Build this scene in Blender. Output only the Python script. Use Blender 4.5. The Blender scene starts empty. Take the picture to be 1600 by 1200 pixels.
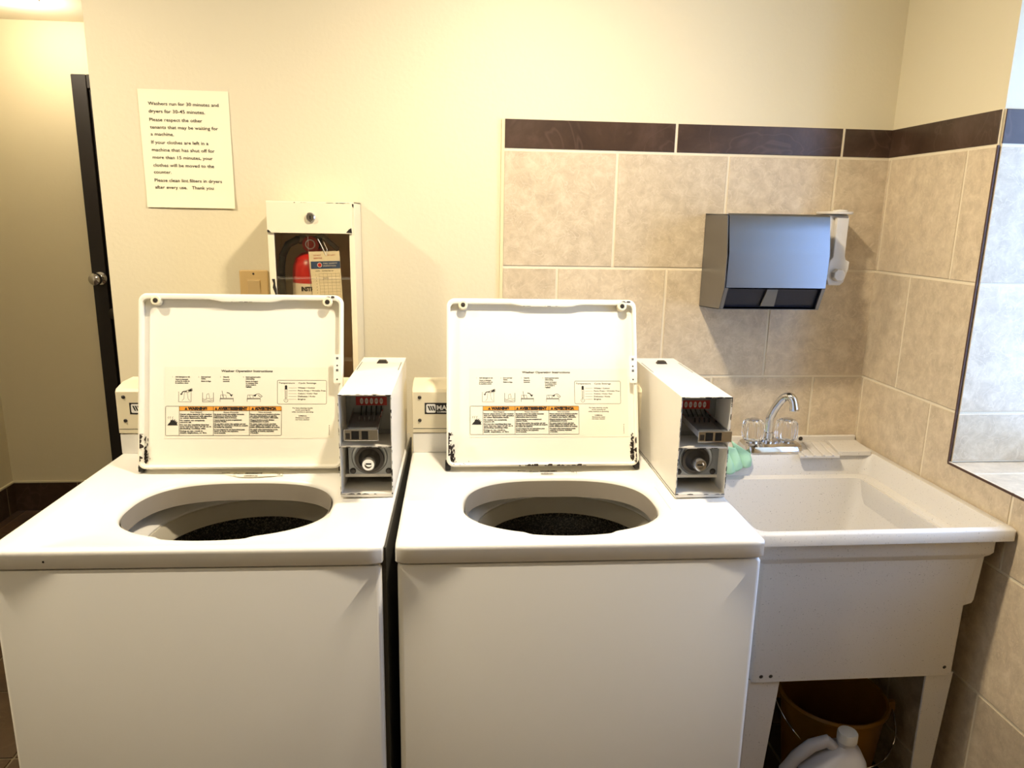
import bpy, bmesh, math, random
from mathutils import Vector, Matrix
S = bpy.context.scene
COL = S.collection
R = math.radians
PI = math.pi

# ------------------------------------------------------------------ camera
def camera():
    f, c = 1145.5585, Vector((0.0, -1.99088, 1.48362))
    p, y, r = R(12.81088), R(5.17683), R(1.03787)
    fwd = Vector((math.sin(y) * math.cos(p), math.cos(y) * math.cos(p), -math.sin(p)))
    right = Vector((math.cos(y), -math.sin(y), 0))
    up = right.cross(fwd)
    r2 = right * math.cos(r) + up * math.sin(r)
    u2 = -right * math.sin(r) + up * math.cos(r)
    cd = bpy.data.cameras.new('camera'); cd.sensor_fit = 'HORIZONTAL'
    cd.sensor_width = 36; cd.lens = f * 36 / 1600; cd.clip_start = .02
    o = bpy.data.objects.new('camera', cd); COL.objects.link(o)
    m = Matrix((r2, u2, -fwd)).transposed().to_4x4(); m.translation = c
    o.matrix_world = m
    S.camera = o
camera()

# ------------------------------------------------------------------ light
W = bpy.data.worlds.new('daylight'); S.world = W; W.use_nodes = True
bg = W.node_tree.nodes['Background']
bg.inputs[0].default_value = (.35, .56, 1, 1); bg.inputs[1].default_value = 7.0
S.view_settings.view_transform = 'Standard'; S.view_settings.look = 'None'
S.view_settings.gamma = 1; S.view_settings.use_curve_mapping = False
S.view_settings.exposure = 0.4
WARM = (1, .86, .65)
CEIL = 2.29
def lamp(x, y, watts, name='ceiling_lamp_light', rad=.045):
    d = bpy.data.lights.new(name, 'SPOT'); d.spot_size = R(174); d.spot_blend = 1.0; d.energy = watts; d.color = WARM
    d.shadow_soft_size = rad
    o = bpy.data.objects.new(name, d); COL.objects.link(o); o.location = (x, y, CEIL - .06)
    return o
def glow(x, y, watts, name='ceiling_lamp_glow', rad=.05):
    d = bpy.data.lights.new(name, 'POINT'); d.energy = watts; d.color = WARM; d.shadow_soft_size = rad
    o = bpy.data.objects.new(name, d); COL.objects.link(o); o.location = (x, y, CEIL - .06)
    return o
LAMPS = [(.22, -.755, 50, 11), (-1.17, -.755, 42, 9), (-1.12, -2.0, 10, 1), (-1.69, 1.30, 0, 8.5)]
pd = bpy.data.lights.new('window_portal', 'AREA'); pd.shape = 'RECTANGLE'; pd.size = 1.12; pd.size_y = .84
pd.cycles.is_portal = True
po = bpy.data.objects.new('window_portal', pd); COL.objects.link(po)
po.location = (1.50, -.83, 1.49); po.rotation_euler = (0, R(90), 0)

# ------------------------------------------------------------------ materials
def lin(h):
    if isinstance(h, str):
        v = [int(h[i:i + 2], 16) / 255 for i in (0, 2, 4)]
        return tuple(c / 12.92 if c <= .04045 else ((c + .055) / 1.055) ** 2.4 for c in v) + (1,)
    return tuple(h) + (1,)
def mat(name, col, rough=.5, metal=0, bump=0, bscale=200, var=0, vscale=8, spec=None, **kw):
    m = bpy.data.materials.new(name); m.use_nodes = True
    nt = m.node_tree; b = nt.nodes['Principled BSDF']
    b.inputs['Base Color'].default_value = lin(col); b.inputs['Roughness'].default_value = rough
    b.inputs['Metallic'].default_value = metal
    if spec is not None: b.inputs['Specular IOR Level'].default_value = spec
    for k, v in kw.items(): b.inputs[k].default_value = v
    tc = nt.nodes.new('ShaderNodeTexCoord')
    if bump:
        n = nt.nodes.new('ShaderNodeTexNoise'); n.inputs['Scale'].default_value = bscale; n.inputs['Detail'].default_value = 3
        nt.links.new(tc.outputs['Object'], n.inputs['Vector'])
        bp = nt.nodes.new('ShaderNodeBump'); bp.inputs['Strength'].default_value = bump; bp.inputs['Distance'].default_value = .002
        nt.links.new(n.outputs['Fac'], bp.inputs['Height']); nt.links.new(bp.outputs[0], b.inputs['Normal'])
    if var:
        n = nt.nodes.new('ShaderNodeTexNoise'); n.inputs['Scale'].default_value = vscale; n.inputs['Detail'].default_value = 5
        nt.links.new(tc.outputs['Object'], n.inputs['Vector'])
        mx = nt.nodes.new('ShaderNodeMix'); mx.data_type = 'RGBA'
        c = lin(col)
        mx.inputs[6].default_value = tuple(max(0, x * (1 - var)) for x in c[:3]) + (1,)
        mx.inputs[7].default_value = tuple(min(1, x * (1 + var)) for x in c[:3]) + (1,)
        nt.links.new(n.outputs['Fac'], mx.inputs[0]); nt.links.new(mx.outputs[2], b.inputs['Base Color'])
    return m
def ramp_tile(name, cols, scale, rough, rnd=.12, streak=.55):
    """mottled ceramic tile: streaky noise through a ramp, each tile shifted a little"""
    m = bpy.data.materials.new(name); m.use_nodes = True; nt = m.node_tree; N = nt.nodes; L = nt.links
    b = N['Principled BSDF']; b.inputs['Roughness'].default_value = rough
    tc = N.new('ShaderNodeTexCoord'); geo = N.new('ShaderNodeNewGeometry')
    off = N.new('ShaderNodeVectorMath'); off.operation = 'MULTIPLY_ADD'
    off.inputs[1].default_value = (7, 3, 5)
    L.new(geo.outputs['Random Per Island'], off.inputs[0]); L.new(tc.outputs['Object'], off.inputs[2])
    n1 = N.new('ShaderNodeTexNoise'); n1.inputs['Scale'].default_value = scale; n1.inputs['Detail'].default_value = 9
    n1.inputs['Roughness'].default_value = .68; n1.inputs['Distortion'].default_value = .35
    L.new(off.outputs[0], n1.inputs['Vector'])
    r = N.new('ShaderNodeValToRGB'); L.new(n1.outputs['Fac'], r.inputs[0])
    e = r.color_ramp.elements; e[0].position = .32; e[0].color = lin(cols[0]); e[1].position = .74; e[1].color = lin(cols[2])
    k = e.new(.53); k.color = lin(cols[1])
    n3 = N.new('ShaderNodeTexNoise'); n3.inputs['Scale'].default_value = scale * .8; n3.inputs['Detail'].default_value = 2; n3.inputs['Distortion'].default_value = 1.4
    mp = N.new('ShaderNodeMapping'); mp.inputs['Rotation'].default_value = (.6, .7, .4); mp.inputs['Scale'].default_value = (1, 2.2, 1)
    L.new(off.outputs[0], mp.inputs[0]); L.new(mp.outputs[0], n3.inputs['Vector'])
    sb = N.new('ShaderNodeMath'); sb.operation = 'SUBTRACT'; sb.inputs[1].default_value = .5; L.new(n3.outputs['Fac'], sb.inputs[0])
    ab = N.new('ShaderNodeMath'); ab.operation = 'ABSOLUTE'; L.new(sb.outputs[0], ab.inputs[0])
    vr = N.new('ShaderNodeMapRange'); vr.inputs[1].default_value = 0; vr.inputs[2].default_value = .022; vr.inputs[3].default_value = streak; vr.inputs[4].default_value = 0; L.new(ab.outputs[0], vr.inputs[0])
    mxs = N.new('ShaderNodeMix'); mxs.data_type = 'RGBA'; L.new(vr.outputs[0], mxs.inputs[0]); L.new(r.outputs[0], mxs.inputs[6]); mxs.inputs[7].default_value = lin(cols[2])
    hs = N.new('ShaderNodeHueSaturation'); L.new(mxs.outputs[2], hs.inputs['Color'])
    mr = N.new('ShaderNodeMapRange'); mr.inputs[3].default_value = 1 - rnd / 2; mr.inputs[4].default_value = 1 + rnd / 2
    L.new(geo.outputs['Random Per Island'], mr.inputs[0]); L.new(mr.outputs[0], hs.inputs['Value'])
    L.new(hs.outputs[0], b.inputs['Base Color'])
    n2 = N.new('ShaderNodeTexNoise'); n2.inputs['Scale'].default_value = scale * 3; n2.inputs['Detail'].default_value = 4
    L.new(off.outputs[0], n2.inputs['Vector'])
    bp = N.new('ShaderNodeBump'); bp.inputs['Strength'].default_value = .25; bp.inputs['Distance'].default_value = .0012
    L.new(n2.outputs['Fac'], bp.inputs['Height']); L.new(bp.outputs[0], b.inputs['Normal'])
    return m
def speckle(name, col, dark, rough, scale, thr=.66):
    m = mat(name, col, rough); nt = m.node_tree; N = nt.nodes; L = nt.links; b = N['Principled BSDF']
    tc = N.new('ShaderNodeTexCoord'); n = N.new('ShaderNodeTexNoise'); n.inputs['Scale'].default_value = scale; n.inputs['Detail'].default_value = 2
    L.new(tc.outputs['Object'], n.inputs['Vector'])
    r = N.new('ShaderNodeValToRGB'); e = r.color_ramp.elements
    e[0].position = thr - .04; e[0].color = lin(col); e[1].position = thr + .04; e[1].color = lin(dark)
    L.new(n.outputs['Fac'], r.inputs[0]); L.new(r.outputs[0], b.inputs['Base Color'])
    return m
M = dict(
    wall=mat('wall_paint', 'D9CFB2', .55, bump=.25, bscale=90),
    hall=mat('hall_paint', 'CFC5A6', .6, bump=.2, bscale=90),
    rear=mat('rear_wall_paint', 'A89E86', .7),
    ceil=mat('ceiling_paint', 'E4DCC8', .8),
    grout=mat('grout', 'E0D4BA', .8, bump=.3, bscale=300),
    tile=ramp_tile('beige_tile', ('B8A78D', 'CAB99D', 'DBCCB2'), 30, .38),
    band=ramp_tile('brown_tile', ('34241A', '423024', '58443A'), 7, .32, .2),
    floor=ramp_tile('floor_tile', ('3A2A1C', '493624', '5A4530'), 6, .35, .2),
    floorgrout=mat('floor_grout', '85785F', .8),
    trim=mat('tile_edge_trim', 'DBCFA6', .4),
    edge=mat('dark_tile_edge', '4A3228', .5),
    white=mat('white_enamel', 'EDEBE4', .28, bump=.03, bscale=500),
    enamel=mat('lid_enamel', 'F1EDDF', .35),
    cream=mat('cream_enamel', 'E6DCBF', .38),
    boxpaint=mat('coin_box_paint', 'E6E1D6', .36, var=.04, vscale=14),
    chip=mat('chipped_dark', '1C1712', .7),
    rust=mat('rust_dark', '2A1F19', .8, var=.5, vscale=90),
    gap=mat('dark_gap', '101010', .8),
    grey=mat('grey_plastic', '9A9286', .5, var=.06, vscale=20),
    ring=mat('white_plastic', 'F0ECE2', .38),
    ring2=mat('balance_ring_plastic', 'C9C1AE', .4),
    basket=speckle('speckled_basket_enamel', '1D1A17', '6E675A', .35, 260, .55),
    hole=mat('hole_black', '020202', .9),
    steel=mat('brushed_steel', '84868C', .3, 1, bump=.05, bscale=350),
    galv=mat('galvanised_steel', '8E9090', .42, .85, var=.2, vscale=30),
    chrome=mat('chrome', 'D8D8DA', .08, 1),
    darkmetal=mat('dark_metal', '4A4642', .4, .8),
    black=mat('black_plastic', '0B0B0B', .4),
    tab=mat('grey_tab', '6E6A62', .45, .3),
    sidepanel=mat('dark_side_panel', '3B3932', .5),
    navy=mat('navy_plastic', '0E1626', .35),
    red=mat('red_paint', 'C21A14', .3),
    plaque=mat('red_plaque', 'B8251F', .4),
    orange=mat('orange_print', 'E39A35', .6),
    ink=mat('black_ink', '141210', .7),
    whiteprint=mat('white_print', 'E8E6E0', .6),
    label=mat('cream_label', 'EFEAD8', .4),
    paper=mat('white_paper', 'F2EACB', .8),
    almond=mat('almond_plastic', 'CBAE78', .4),
    almond2=mat('almond_rocker', 'C6AC7C', .35),
    sink=speckle('granite_plastic', 'D9D3C9', '9C9488', .42, 330, .70),
    rubber=mat('black_rubber', '17130F', .6),
    door=mat('dark_stained_wood', '150D0A', .6, var=.3, vscale=4),
    cloth=mat('green_cloth', 'A9D2B0', .9, bump=.5, bscale=700),
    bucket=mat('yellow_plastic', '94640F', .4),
    jug=mat('milky_plastic', 'BDB9B8', .35),
    cap=mat('white_cap', 'DAD6CC', .45),
    soap=mat('soap_white_plastic', 'D9D2C6', .4),
    blue=mat('blue_print', '34507A', .6),
    rim=mat('grey_tag_line', '8A8478', .6),
    vinyl=mat('window_frame_vinyl', 'E8E8E8', .4),
)
def glassmat(name, alpha, col='FFFFFF', rough=.03):
    m = bpy.data.materials.new(name); m.use_nodes = True; nt = m.node_tree; N = nt.nodes; L = nt.links
    N.remove(N['Principled BSDF']); out = N['Material Output']
    t = N.new('ShaderNodeBsdfTransparent'); g = N.new('ShaderNodeBsdfGlossy'); g.inputs['Roughness'].default_value = rough
    t.inputs[0].default_value = lin(col)
    x = N.new('ShaderNodeMixShader'); x.inputs[0].default_value = alpha
    L.new(t.outputs[0], x.inputs[1]); L.new(g.outputs[0], x.inputs[2]); L.new(x.outputs[0], out.inputs[0])
    return m
M['pane'] = glassmat('window_glass', .06)
M['acrylpane'] = glassmat('scratched_clear_acrylic', .05, 'F4F0E8')
M['acryl'] = mat('clear_acrylic', 'FFFFFF', .12, 0, **{'Transmission Weight': 1.0, 'IOR': 1.45})
M['bulb'] = mat('lit_bulb', 'FFFFFF', .5, 0, **{'Emission Color': (1, .86, .6, 1), 'Emission Strength': 9.0})

# ------------------------------------------------------------------ mesh builder
_tc = {}
def text_geo(s, bold=0.0):
    k = (s, bold)
    if k not in _tc:
        cu = bpy.data.curves.new('t', 'FONT'); cu.body = s; cu.size = 1; cu.resolution_u = 2; cu.offset = bold
        o = bpy.data.objects.new('t', cu); COL.objects.link(o)
        dg = bpy.context.evaluated_depsgraph_get(); dg.update()
        me = bpy.data.meshes.new_from_object(o.evaluated_get(dg))
        v = [tuple(x.co) for x in me.vertices]; p = [tuple(q.vertices) for q in me.polygons]
        bpy.data.objects.remove(o); bpy.data.curves.remove(cu); bpy.data.meshes.remove(me)
        _tc[k] = (v, p)
    return _tc[k]
class MB:
    def __init__(s, T=None):
        s.bm = bmesh.new(); s.mats = []; s.T = T or Matrix.Identity(4)
    def mi(s, m):
        m = M[m] if isinstance(m, str) else m
        if m not in s.mats: s.mats.append(m)
        return s.mats.index(m)
    def v(s, co): return s.bm.verts.new(s.T @ Vector(co))
    def face(s, vs, m):
        try: f = s.bm.faces.new(vs)
        except ValueError: return None
        f.material_index = s.mi(m); return f
    def poly(s, pts, m): return s.face([s.v(p) for p in pts], m)
    def box(s, x0, x1, y0, y1, z0, z1, m, skip=()):
        c = [s.v((x, y, z)) for z in (z0, z1) for y in (y0, y1) for x in (x0, x1)]
        F = {'-z': (0, 2, 3, 1), '+z': (4, 5, 7, 6), '-y': (0, 1, 5, 4), '+y': (2, 6, 7, 3), '-x': (0, 4, 6, 2), '+x': (1, 3, 7, 5)}
        for k, f in F.items():
            if k not in skip: s.face([c[i] for i in f], m)
        return s
    def loft(s, rings, m, cap0=True, cap1=True, closed=True):
        vr = [[s.v(p) for p in r] for r in rings]
        n = len(rings[0])
        for a, b in zip(vr, vr[1:]):
            for i in range(n if closed else n - 1):
                j = (i + 1) % n
                s.face([a[i], a[j], b[j], b[i]], m)
        if cap0: s.face(vr[0][::-1], m)
        if cap1: s.face(vr[-1], m)
        return vr
    def prism(s, pts2, plane, a, b, m):
        """extrude a 2D outline; plane 'yz' along x, 'xz' along y, 'xy' along z"""
        def P(p, t):
            return {'yz': (t, p[0], p[1]), 'xz': (p[0], t, p[1]), 'xy': (p[0], p[1], t)}[plane]
        s.loft([[P(p, a) for p in pts2], [P(p, b) for p in pts2]], m)
    def lathe(s, prof, c, m, seg=32, axis='z', cap0=True, cap1=True, a0=0, M4=None):
        rings = []
        for r, h in prof:
            ring = []
            for i in range(seg):
                t = a0 + 2 * PI * i / seg
                x, y = r * math.cos(t), r * math.sin(t)
                p = {'z': (x, y, h), 'y': (x, -h, y), 'x': (h, x, y)}[axis]
                if M4 is not None: p = M4 @ Vector((x, y, h))
                ring.append((c[0] + p[0], c[1] + p[1], c[2] + p[2]))
            rings.append(ring)
        s.loft(rings, m, cap0, cap1)
    def tube(s, pts, r, m, seg=12, cap=True):
        pts = [Vector(p) for p in pts]; n = len(pts); rr = r if isinstance(r, (list, tuple)) else [r] * n
        rings = []; up = Vector((.13, .21, .97)).normalized()
        for i, p in enumerate(pts):
            t = (pts[min(i + 1, n - 1)] - pts[max(i - 1, 0)]).normalized()
            a = t.cross(up)
            if a.length < 1e-3: a = t.cross(Vector((1, 0, 0)))
            a.normalize(); b = t.cross(a).normalized(); up = b.cross(t) * -1 if False else up
            rings.append([tuple(p + (a * math.cos(q) + b * math.sin(q)) * rr[i]) for q in [2 * PI * k / seg for k in range(seg)]])
        s.loft(rings, m, cap, cap)
    def text(s, body, F, x, y, h, m, w=None, n=.0004, bold=0.0, align='l'):
        """F = 4x4 frame whose xy plane carries the print; h cap height, w optional total width"""
        v, p = text_geo(body, bold)
        if not v: return
        x0, x1 = min(q[0] for q in v), max(q[0] for q in v)
        sy = h / .69; sx = sy if w is None else w / (x1 - x0)
        wd = (x1 - x0) * sx; ox = x - {'l': 0, 'c': wd / 2, 'r': wd}[align]
        vs = [s.v(F @ Vector((ox + (q[0] - x0) * sx, y + q[1] * sy, n))) for q in v]
        for f in p: s.face([vs[i] for i in f], m)
    def rect(s, F, x0, x1, y0, y1, m, n=.0003):
        s.poly([F @ Vector((a, b, n)) for a, b in ((x0, y0), (x1, y0), (x1, y1), (x0, y1))], m)
    def line(s, F, a, b, w, m, n=.0004):
        a = Vector(a + (0,)); b = Vector(b + (0,)); d = (b - a).normalized(); q = Vector((-d.y, d.x, 0)) * w / 2
        s.poly([F @ (p + Vector((0, 0, n))) for p in (a - q, b - q, b + q, a + q)], m)
    def pline(s, F, pts, w, m, n=.0004, closed=False):
        pts = list(pts) + ([pts[0]] if closed else [])
        for a, b in zip(pts, pts[1:]): s.line(F, a, b, w, m, n)
    def build(s, name, parent=None, bevel=0, seg=2, sharp=35, weld=True, smooth=True, solid=0):
        if weld: bmesh.ops.remove_doubles(s.bm, verts=s.bm.verts, dist=1e-6)
        if smooth and weld: bmesh.ops.recalc_face_normals(s.bm, faces=s.bm.faces)
        me = bpy.data.meshes.new(name); s.bm.to_mesh(me); s.bm.free()
        for m in s.mats: me.materials.append(m)
        if smooth:
            for p in me.polygons: p.use_smooth = True
            me.set_sharp_from_angle(angle=R(sharp))
        o = bpy.data.objects.new(name, me); COL.objects.link(o)
        if parent: o.parent = parent
        if solid:
            q = o.modifiers.new('thick', 'SOLIDIFY'); q.thickness = solid; q.offset = 0
        if bevel:
            q = o.modifiers.new('bevel', 'BEVEL'); q.width = bevel; q.segments = seg; q.limit_method = 'ANGLE'; q.angle_limit = R(40); q.harden_normals = True
        return o
def empty(name, loc, rz, label, cat, group=None):
    o = bpy.data.objects.new(name, None); COL.objects.link(o); o.location = loc; o.rotation_euler = (0, 0, rz)
    o.empty_display_size = .1; tag(o, label, cat, group); return o
def tag(o, label, cat, group=None):
    o['label'] = label; o['category'] = cat
    if group: o['group'] = group
    return o
def struct(o): o['kind'] = 'structure'; return o
def frame(o, ex, ey):
    ex = Vector(ex).normalized(); ey = Vector(ey).normalized(); n = ex.cross(ey)
    m = Matrix((ex, ey, n)).transposed().to_4x4(); m.translation = Vector(o); return m
def rrect(x0, x1, y0, y1, r, k=6):
    o = []
    for cx, cy, a in ((x1 - r, y0 + r, -90), (x1 - r, y1 - r, 0), (x0 + r, y1 - r, 90), (x0 + r, y0 + r, 180)):
        for i in range(k + 1):
            t = R(a + 90 * i / k); o.append((cx + r * math.cos(t), cy + r * math.sin(t)))
    return o

# ------------------------------------------------------------------ room
XR, XL, YF, YR = 1.2038, -2.163, 1.673, -3.2
XE = -.868           # free end of the washer wall
ZT, BH, TP = 1.7314, .0756, .3024   # top of tiling, accent band height, tile pitch
Z0 = ZT - BH
TX0 = .146
WY0, WY1, WZ0, WZ1 = -.41, -1.25, .930, 2.05   # window opening in the right wall
G = .0072            # grout width

def tiles(mb, F, x0, x1, y0, y1, xs, ys, m, hole=None):
    """pillowed tiles in frame F, clipped to the region; hole = rectangle left open"""
    for (yb, yt), joints in ys:
        for a, b in zip(joints, joints[1:]):
            ax, bx = max(a, x0) + G / 2, min(b, x1) - G / 2
            ay, by = max(yb, y0) + G / 2, min(yt, y1) - G / 2
            if a <= x0: ax -= G / 2
            if b >= x1: bx += G / 2
            if bx - ax < .006 or by - ay < .006: continue
            pts = [(ax, ay), (bx, ay), (bx, by), (ax, by)]
            if hole:
                hx0, hx1, hy0, hy1 = hole
                if ax < hx1 and bx > hx0 and ay < hy1 and by > hy0:
                    if ax >= hx0 and bx <= hx1 and ay >= hy0 and by <= hy1: continue
                    inx = ax >= hx0 and bx <= hx1
                    iny = ay >= hy0 and by <= hy1
                    if iny:
                        if ax < hx0: pts = [(ax, ay), (hx0, ay), (hx0, by), (ax, by)]
                        else: pts = [(hx1, ay), (bx, ay), (bx, by), (hx1, by)]
                    elif inx:
                        pts = [(ax, ay), (bx, ay), (bx, hy0), (ax, hy0)] if ay < hy0 else [(ax, hy1), (bx, hy1), (bx, by), (ax, by)]
                    elif bx <= hx1 and ay < hy0:      # corner under the near jamb
                        pts = [(ax, ay), (bx, ay), (bx, hy0), (hx0, hy0), (hx0, by), (ax, by)]
                    elif ay < hy0:
                        pts = [(ax, ay), (bx, ay), (bx, by), (hx1, by), (hx1, hy0), (ax, hy0)]
                    else: continue
            f = mb.poly([F @ Vector((p[0], p[1], .002)) for p in pts], m)
            if f:
                r = bmesh.ops.extrude_face_region(mb.bm, geom=[f])
                nf = [g for g in r['geom'] if isinstance(g, bmesh.types.BMFace)][0]
                bmesh.ops.delete(mb.bm, geom=[f], context='FACES_ONLY')
                n = (F.to_3x3() @ Vector((0, 0, 1))).normalized()
                bmesh.ops.translate(mb.bm, verts=nf.verts, vec=n * .0018)
                bmesh.ops.inset_region(mb.bm, faces=[nf], thickness=.0012, depth=.0006)
def run(a0, pitch, lo, hi):
    a = a0
    while a > lo + 1e-6: a -= pitch
    o = [a]
    while o[-1] < hi - 1e-6: o.append(o[-1] + pitch)
    return o

# back wall
mb = MB(); mb.box(XE, XR, 0, .12, 0, CEIL, 'wall')
wb = struct(mb.build('wall_back', weld=False))
F = frame((0, -.0005, 0), (1, 0, 0), (0, 0, 1))
mb = MB(); mb.box(TX0, XR, -.0030, -.0002, 0, ZT, 'grout')
rows = []
z = Z0; k = 0
while z > 0:
    rows.append(((z - .302, z), run(TX0 + (TP / 2 if k % 2 else 0), TP, TX0, XR))); z -= .302; k += 1
tiles(mb, frame((0, -.0008, 0), (1, 0, 0), (0, 0, 1)), TX0 + .004, XR, 0, Z0, None, rows, 'tile')
mb.build('tile_cladding', wb, weld=False, sharp=20)
mb = MB()
tiles(mb, frame((0, -.0008, 0), (1, 0, 0), (0, 0, 1)), TX0 + .004, XR, Z0, ZT + G / 2, None, [((Z0, ZT + .003), [TX0, .604, 1.064, 1.6])], 'band')
mb.build('accent_band', wb, weld=False, sharp=20)
mb = MB(); mb.box(TX0 - .005, TX0 + .003, -.0065, -.0002, 0, ZT - .001, 'trim')
struct(mb.build('trim_1', weld=True))

# right wall with its window opening
mb = MB(); T = .34
mb.box(XR, XR + T, WY0, .12, 0, CEIL, 'wall'); mb.box(XR, XR + T, YR, WY1, 0, CEIL, 'wall')
mb.box(XR, XR + T, WY1, WY0, 0, WZ0 - .008, 'wall'); mb.box(XR, XR + T, WY1, WY0, WZ1, CEIL, 'wall')
wr = struct(mb.build('wall_right', weld=False))
FR = frame((XR + .003 - .006 + .003, 0, 0), (0, -1, 0), (0, 0, 1))     # x = distance from the corner
FR = frame((XR - .0008, 0, 0), (0, -1, 0), (0, 0, 1))
mb = MB()
def slab(mb, hx):   # grout backing round the opening
    mb.box(XR - .003, XR - .0002, WY0, 0, 0, ZT, 'grout'); mb.box(XR - .003, XR - .0002, YR, WY1, 0, ZT, 'grout')
    mb.box(XR - .003, XR - .0002, WY1, WY0, 0, WZ0, 'grout')
slab(mb, 0)
rows = []; z = Z0; k = 0
while z > 0:
    rows.append(((z - .302, z), run(.318 if k % 2 == 0 else .168, TP, 0, 3.2))); z -= .302; k += 1
hole = (-WY0, -WY1, WZ0, 3)
tiles(mb, FR, 0, 3.2, 0, Z0, None, rows, 'tile', hole)
mb.build('tile_cladding', wr, weld=False, sharp=20)
mb = MB()
tiles(mb, FR, 0, 3.2, Z0, ZT + G / 2, None, [((Z0, ZT + .003), [0, .41, 1.25, 1.86, 2.32, 2.78, 3.24])], 'band', (-WY0, -WY1, 0, 3))
mb.build('accent_band', wr, weld=False, sharp=20)
# jamb (far reveal), sill and near reveal, tiled
FJ = frame((XR, WY0 - .003, 0), (1, 0, 0), (0, 0, 1))
mb = MB(); mb.box(XR + .002, XR + .27, WY0 - .006, WY0 - .0002, WZ0, ZT, 'grout')
rows = []; z = Z0
while z > WZ0: rows.append(((z - .302, z), [-.2, .235, .54])); z -= .302
tiles(mb, FJ, .0, .27, WZ0, Z0, None, rows, 'tile')
mb.build('reveal_tiling', wr, weld=False, sharp=20)
mb = MB(); tiles(mb, FJ, .0, .27, Z0, ZT + G / 2, None, [((Z0, ZT + .003), [-.2, .54])], 'band')
mb.build('accent_band', wr, weld=False, sharp=20)
mb = MB(); mb.box(XR + .001, XR + .27, WY1, WY0, WZ0 - .008, WZ0 - .003, 'grout')
FS = frame((XR, 0, WZ0 - .006), (0, -1, 0), (1, 0, 0))
FS = Matrix(((0, 1, 0, XR), (-1, 0, 0, 0), (0, 0, 1, WZ0 - .006), (0, 0, 0, 1)))
tiles(mb, FS, .41, 1.4, .0, .27, None, [((-.2, .27), [.3, .495, .797, 1.1, 1.41])], 'tile')
mb.build('sill_tiling', wr, weld=False, sharp=20)
mb = MB(); mb.box(XR - .0055, XR - .001, WY0 - .0035, WY0 + .001, WZ0 - .002, ZT - BH, 'edge')
mb.box(XR - .0055, XR - .001, WY1, WY0, WZ0 - .006, WZ0 - .0005, 'edge'); struct(mb.build('trim_2', weld=False))

# window
mb = MB(); fx0, fx1 = XR + .255, XR + .32
for a, b, c, d in ((WY1, WY1 + .05, WZ0, WZ1), (WY0 - .05, WY0, WZ0, WZ1), (WY1 + .05, WY0 - .05, WZ0, WZ0 + .05), (WY1 + .05, WY0 - .05, WZ1 - .05, WZ1), (-.855, -.805, WZ0 + .05, WZ1 - .05)):
    mb.box(fx0, fx1, a, b, c, d, 'vinyl')
wn = struct(mb.build('window_1', weld=False, bevel=.003))
mb = MB(); mb.box(fx0 + .03, fx0 + .034, WY1 + .04, WY0 - .04, WZ0 + .04, WZ1 - .04, 'pane'); mb.build('pane', wn)

# remaining shell
def wallbox(name, *a, m='wall'):
    mb = MB(); mb.box(*a, m); return struct(mb.build(name, weld=False))
wallbox('wall_far', XL - .1, -.70, YF, YF + .1, 0, CEIL, m='hall')
wallbox('wall_left', XL - .1, XL, YR, YF, 0, CEIL, m='hall')
wallbox('wall_hall', -.80, -.70, .12, YF, 0, CEIL, m='hall')
wallbox('wall_rear', XL - .1, XR + T, YR - .1, YR, 0, CEIL, m='rear')
wallbox('ceiling', XL - .1, XR + T, YR - .1, YF + .1, CEIL, CEIL + .1, m='ceil')
mb = MB(); mb.box(XL - .1, XR + T, YR - .1, YF + .1, -.1, -.006, 'floorgrout')
FF = frame((0, 0, -.006), (1, 0, 0), (0, 1, 0))
rows = [((y, y + .305), run(.02, .305, XL, XR)) for y in [-3.2 + .305 * i + .02 for i in range(-1, 17)]]
tiles(mb, FF, XL, XR, YR, YF, None, rows, 'floor')
struct(mb.build('floor', weld=False, sharp=20))
def base(name, F, L, m='band'):
    mb = MB(); mb.T = F; mb.box(0, L, 0, .15, .0003, .008, m); mb.box(0, L, .148, .156, .0003, .011, 'hall')
    n = int(L / .30)
    for i in range(1, n + 1):
        mb.box(i * .30, i * .30 + .004, 0, .148, .0003, .0084, 'floorgrout')
    struct(mb.build(name, weld=False))
base('baseboard_far', frame((XL + .008, YF, 0), (1, 0, 0), (0, 0, 1)), .48)
base('baseboard_left', frame((XL, YR, 0), (0, 1, 0), (0, 0, 1)), YF - YR)

# dark door in the far wall
mb = MB()
mb.box(-1.665, -1.60, YF - .03, YF - .0005, 0, 2.07, 'door'); mb.box(-.87, -.81, YF - .03, YF - .0005, 0, 2.07, 'door')
mb.box(-1.60, -.87, YF - .03, YF - .0005, 2.01, 2.07, 'door')
dr = struct(mb.build('door_1', bevel=.004, weld=False))
mb = MB(); mb.box(-1.597, -.873, YF - .018, YF - .0008, .008, 2.008, 'door'); leaf = mb.build('door_leaf', dr, bevel=.003)
mb = MB(); mb.lathe([(.03, 0), (.03, .006), (.012, .01), (.012, .03), (.02, .036), (.028, .048), (.030, .058), (.026, .07), (.012, .078), (.001, .079)], (-1.625, YF - .03, 1.169), 'chrome', 24, 'y')
dk = mb.build('door_knob', dr)
mb = MB(); mb.lathe([(.028, 0), (.028, .01), (.02, .016), (.001, .017)], (-1.585, YF - .018, 1.0), 'darkmetal', 24, 'y'); mb.build('deadbolt', dr)

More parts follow.
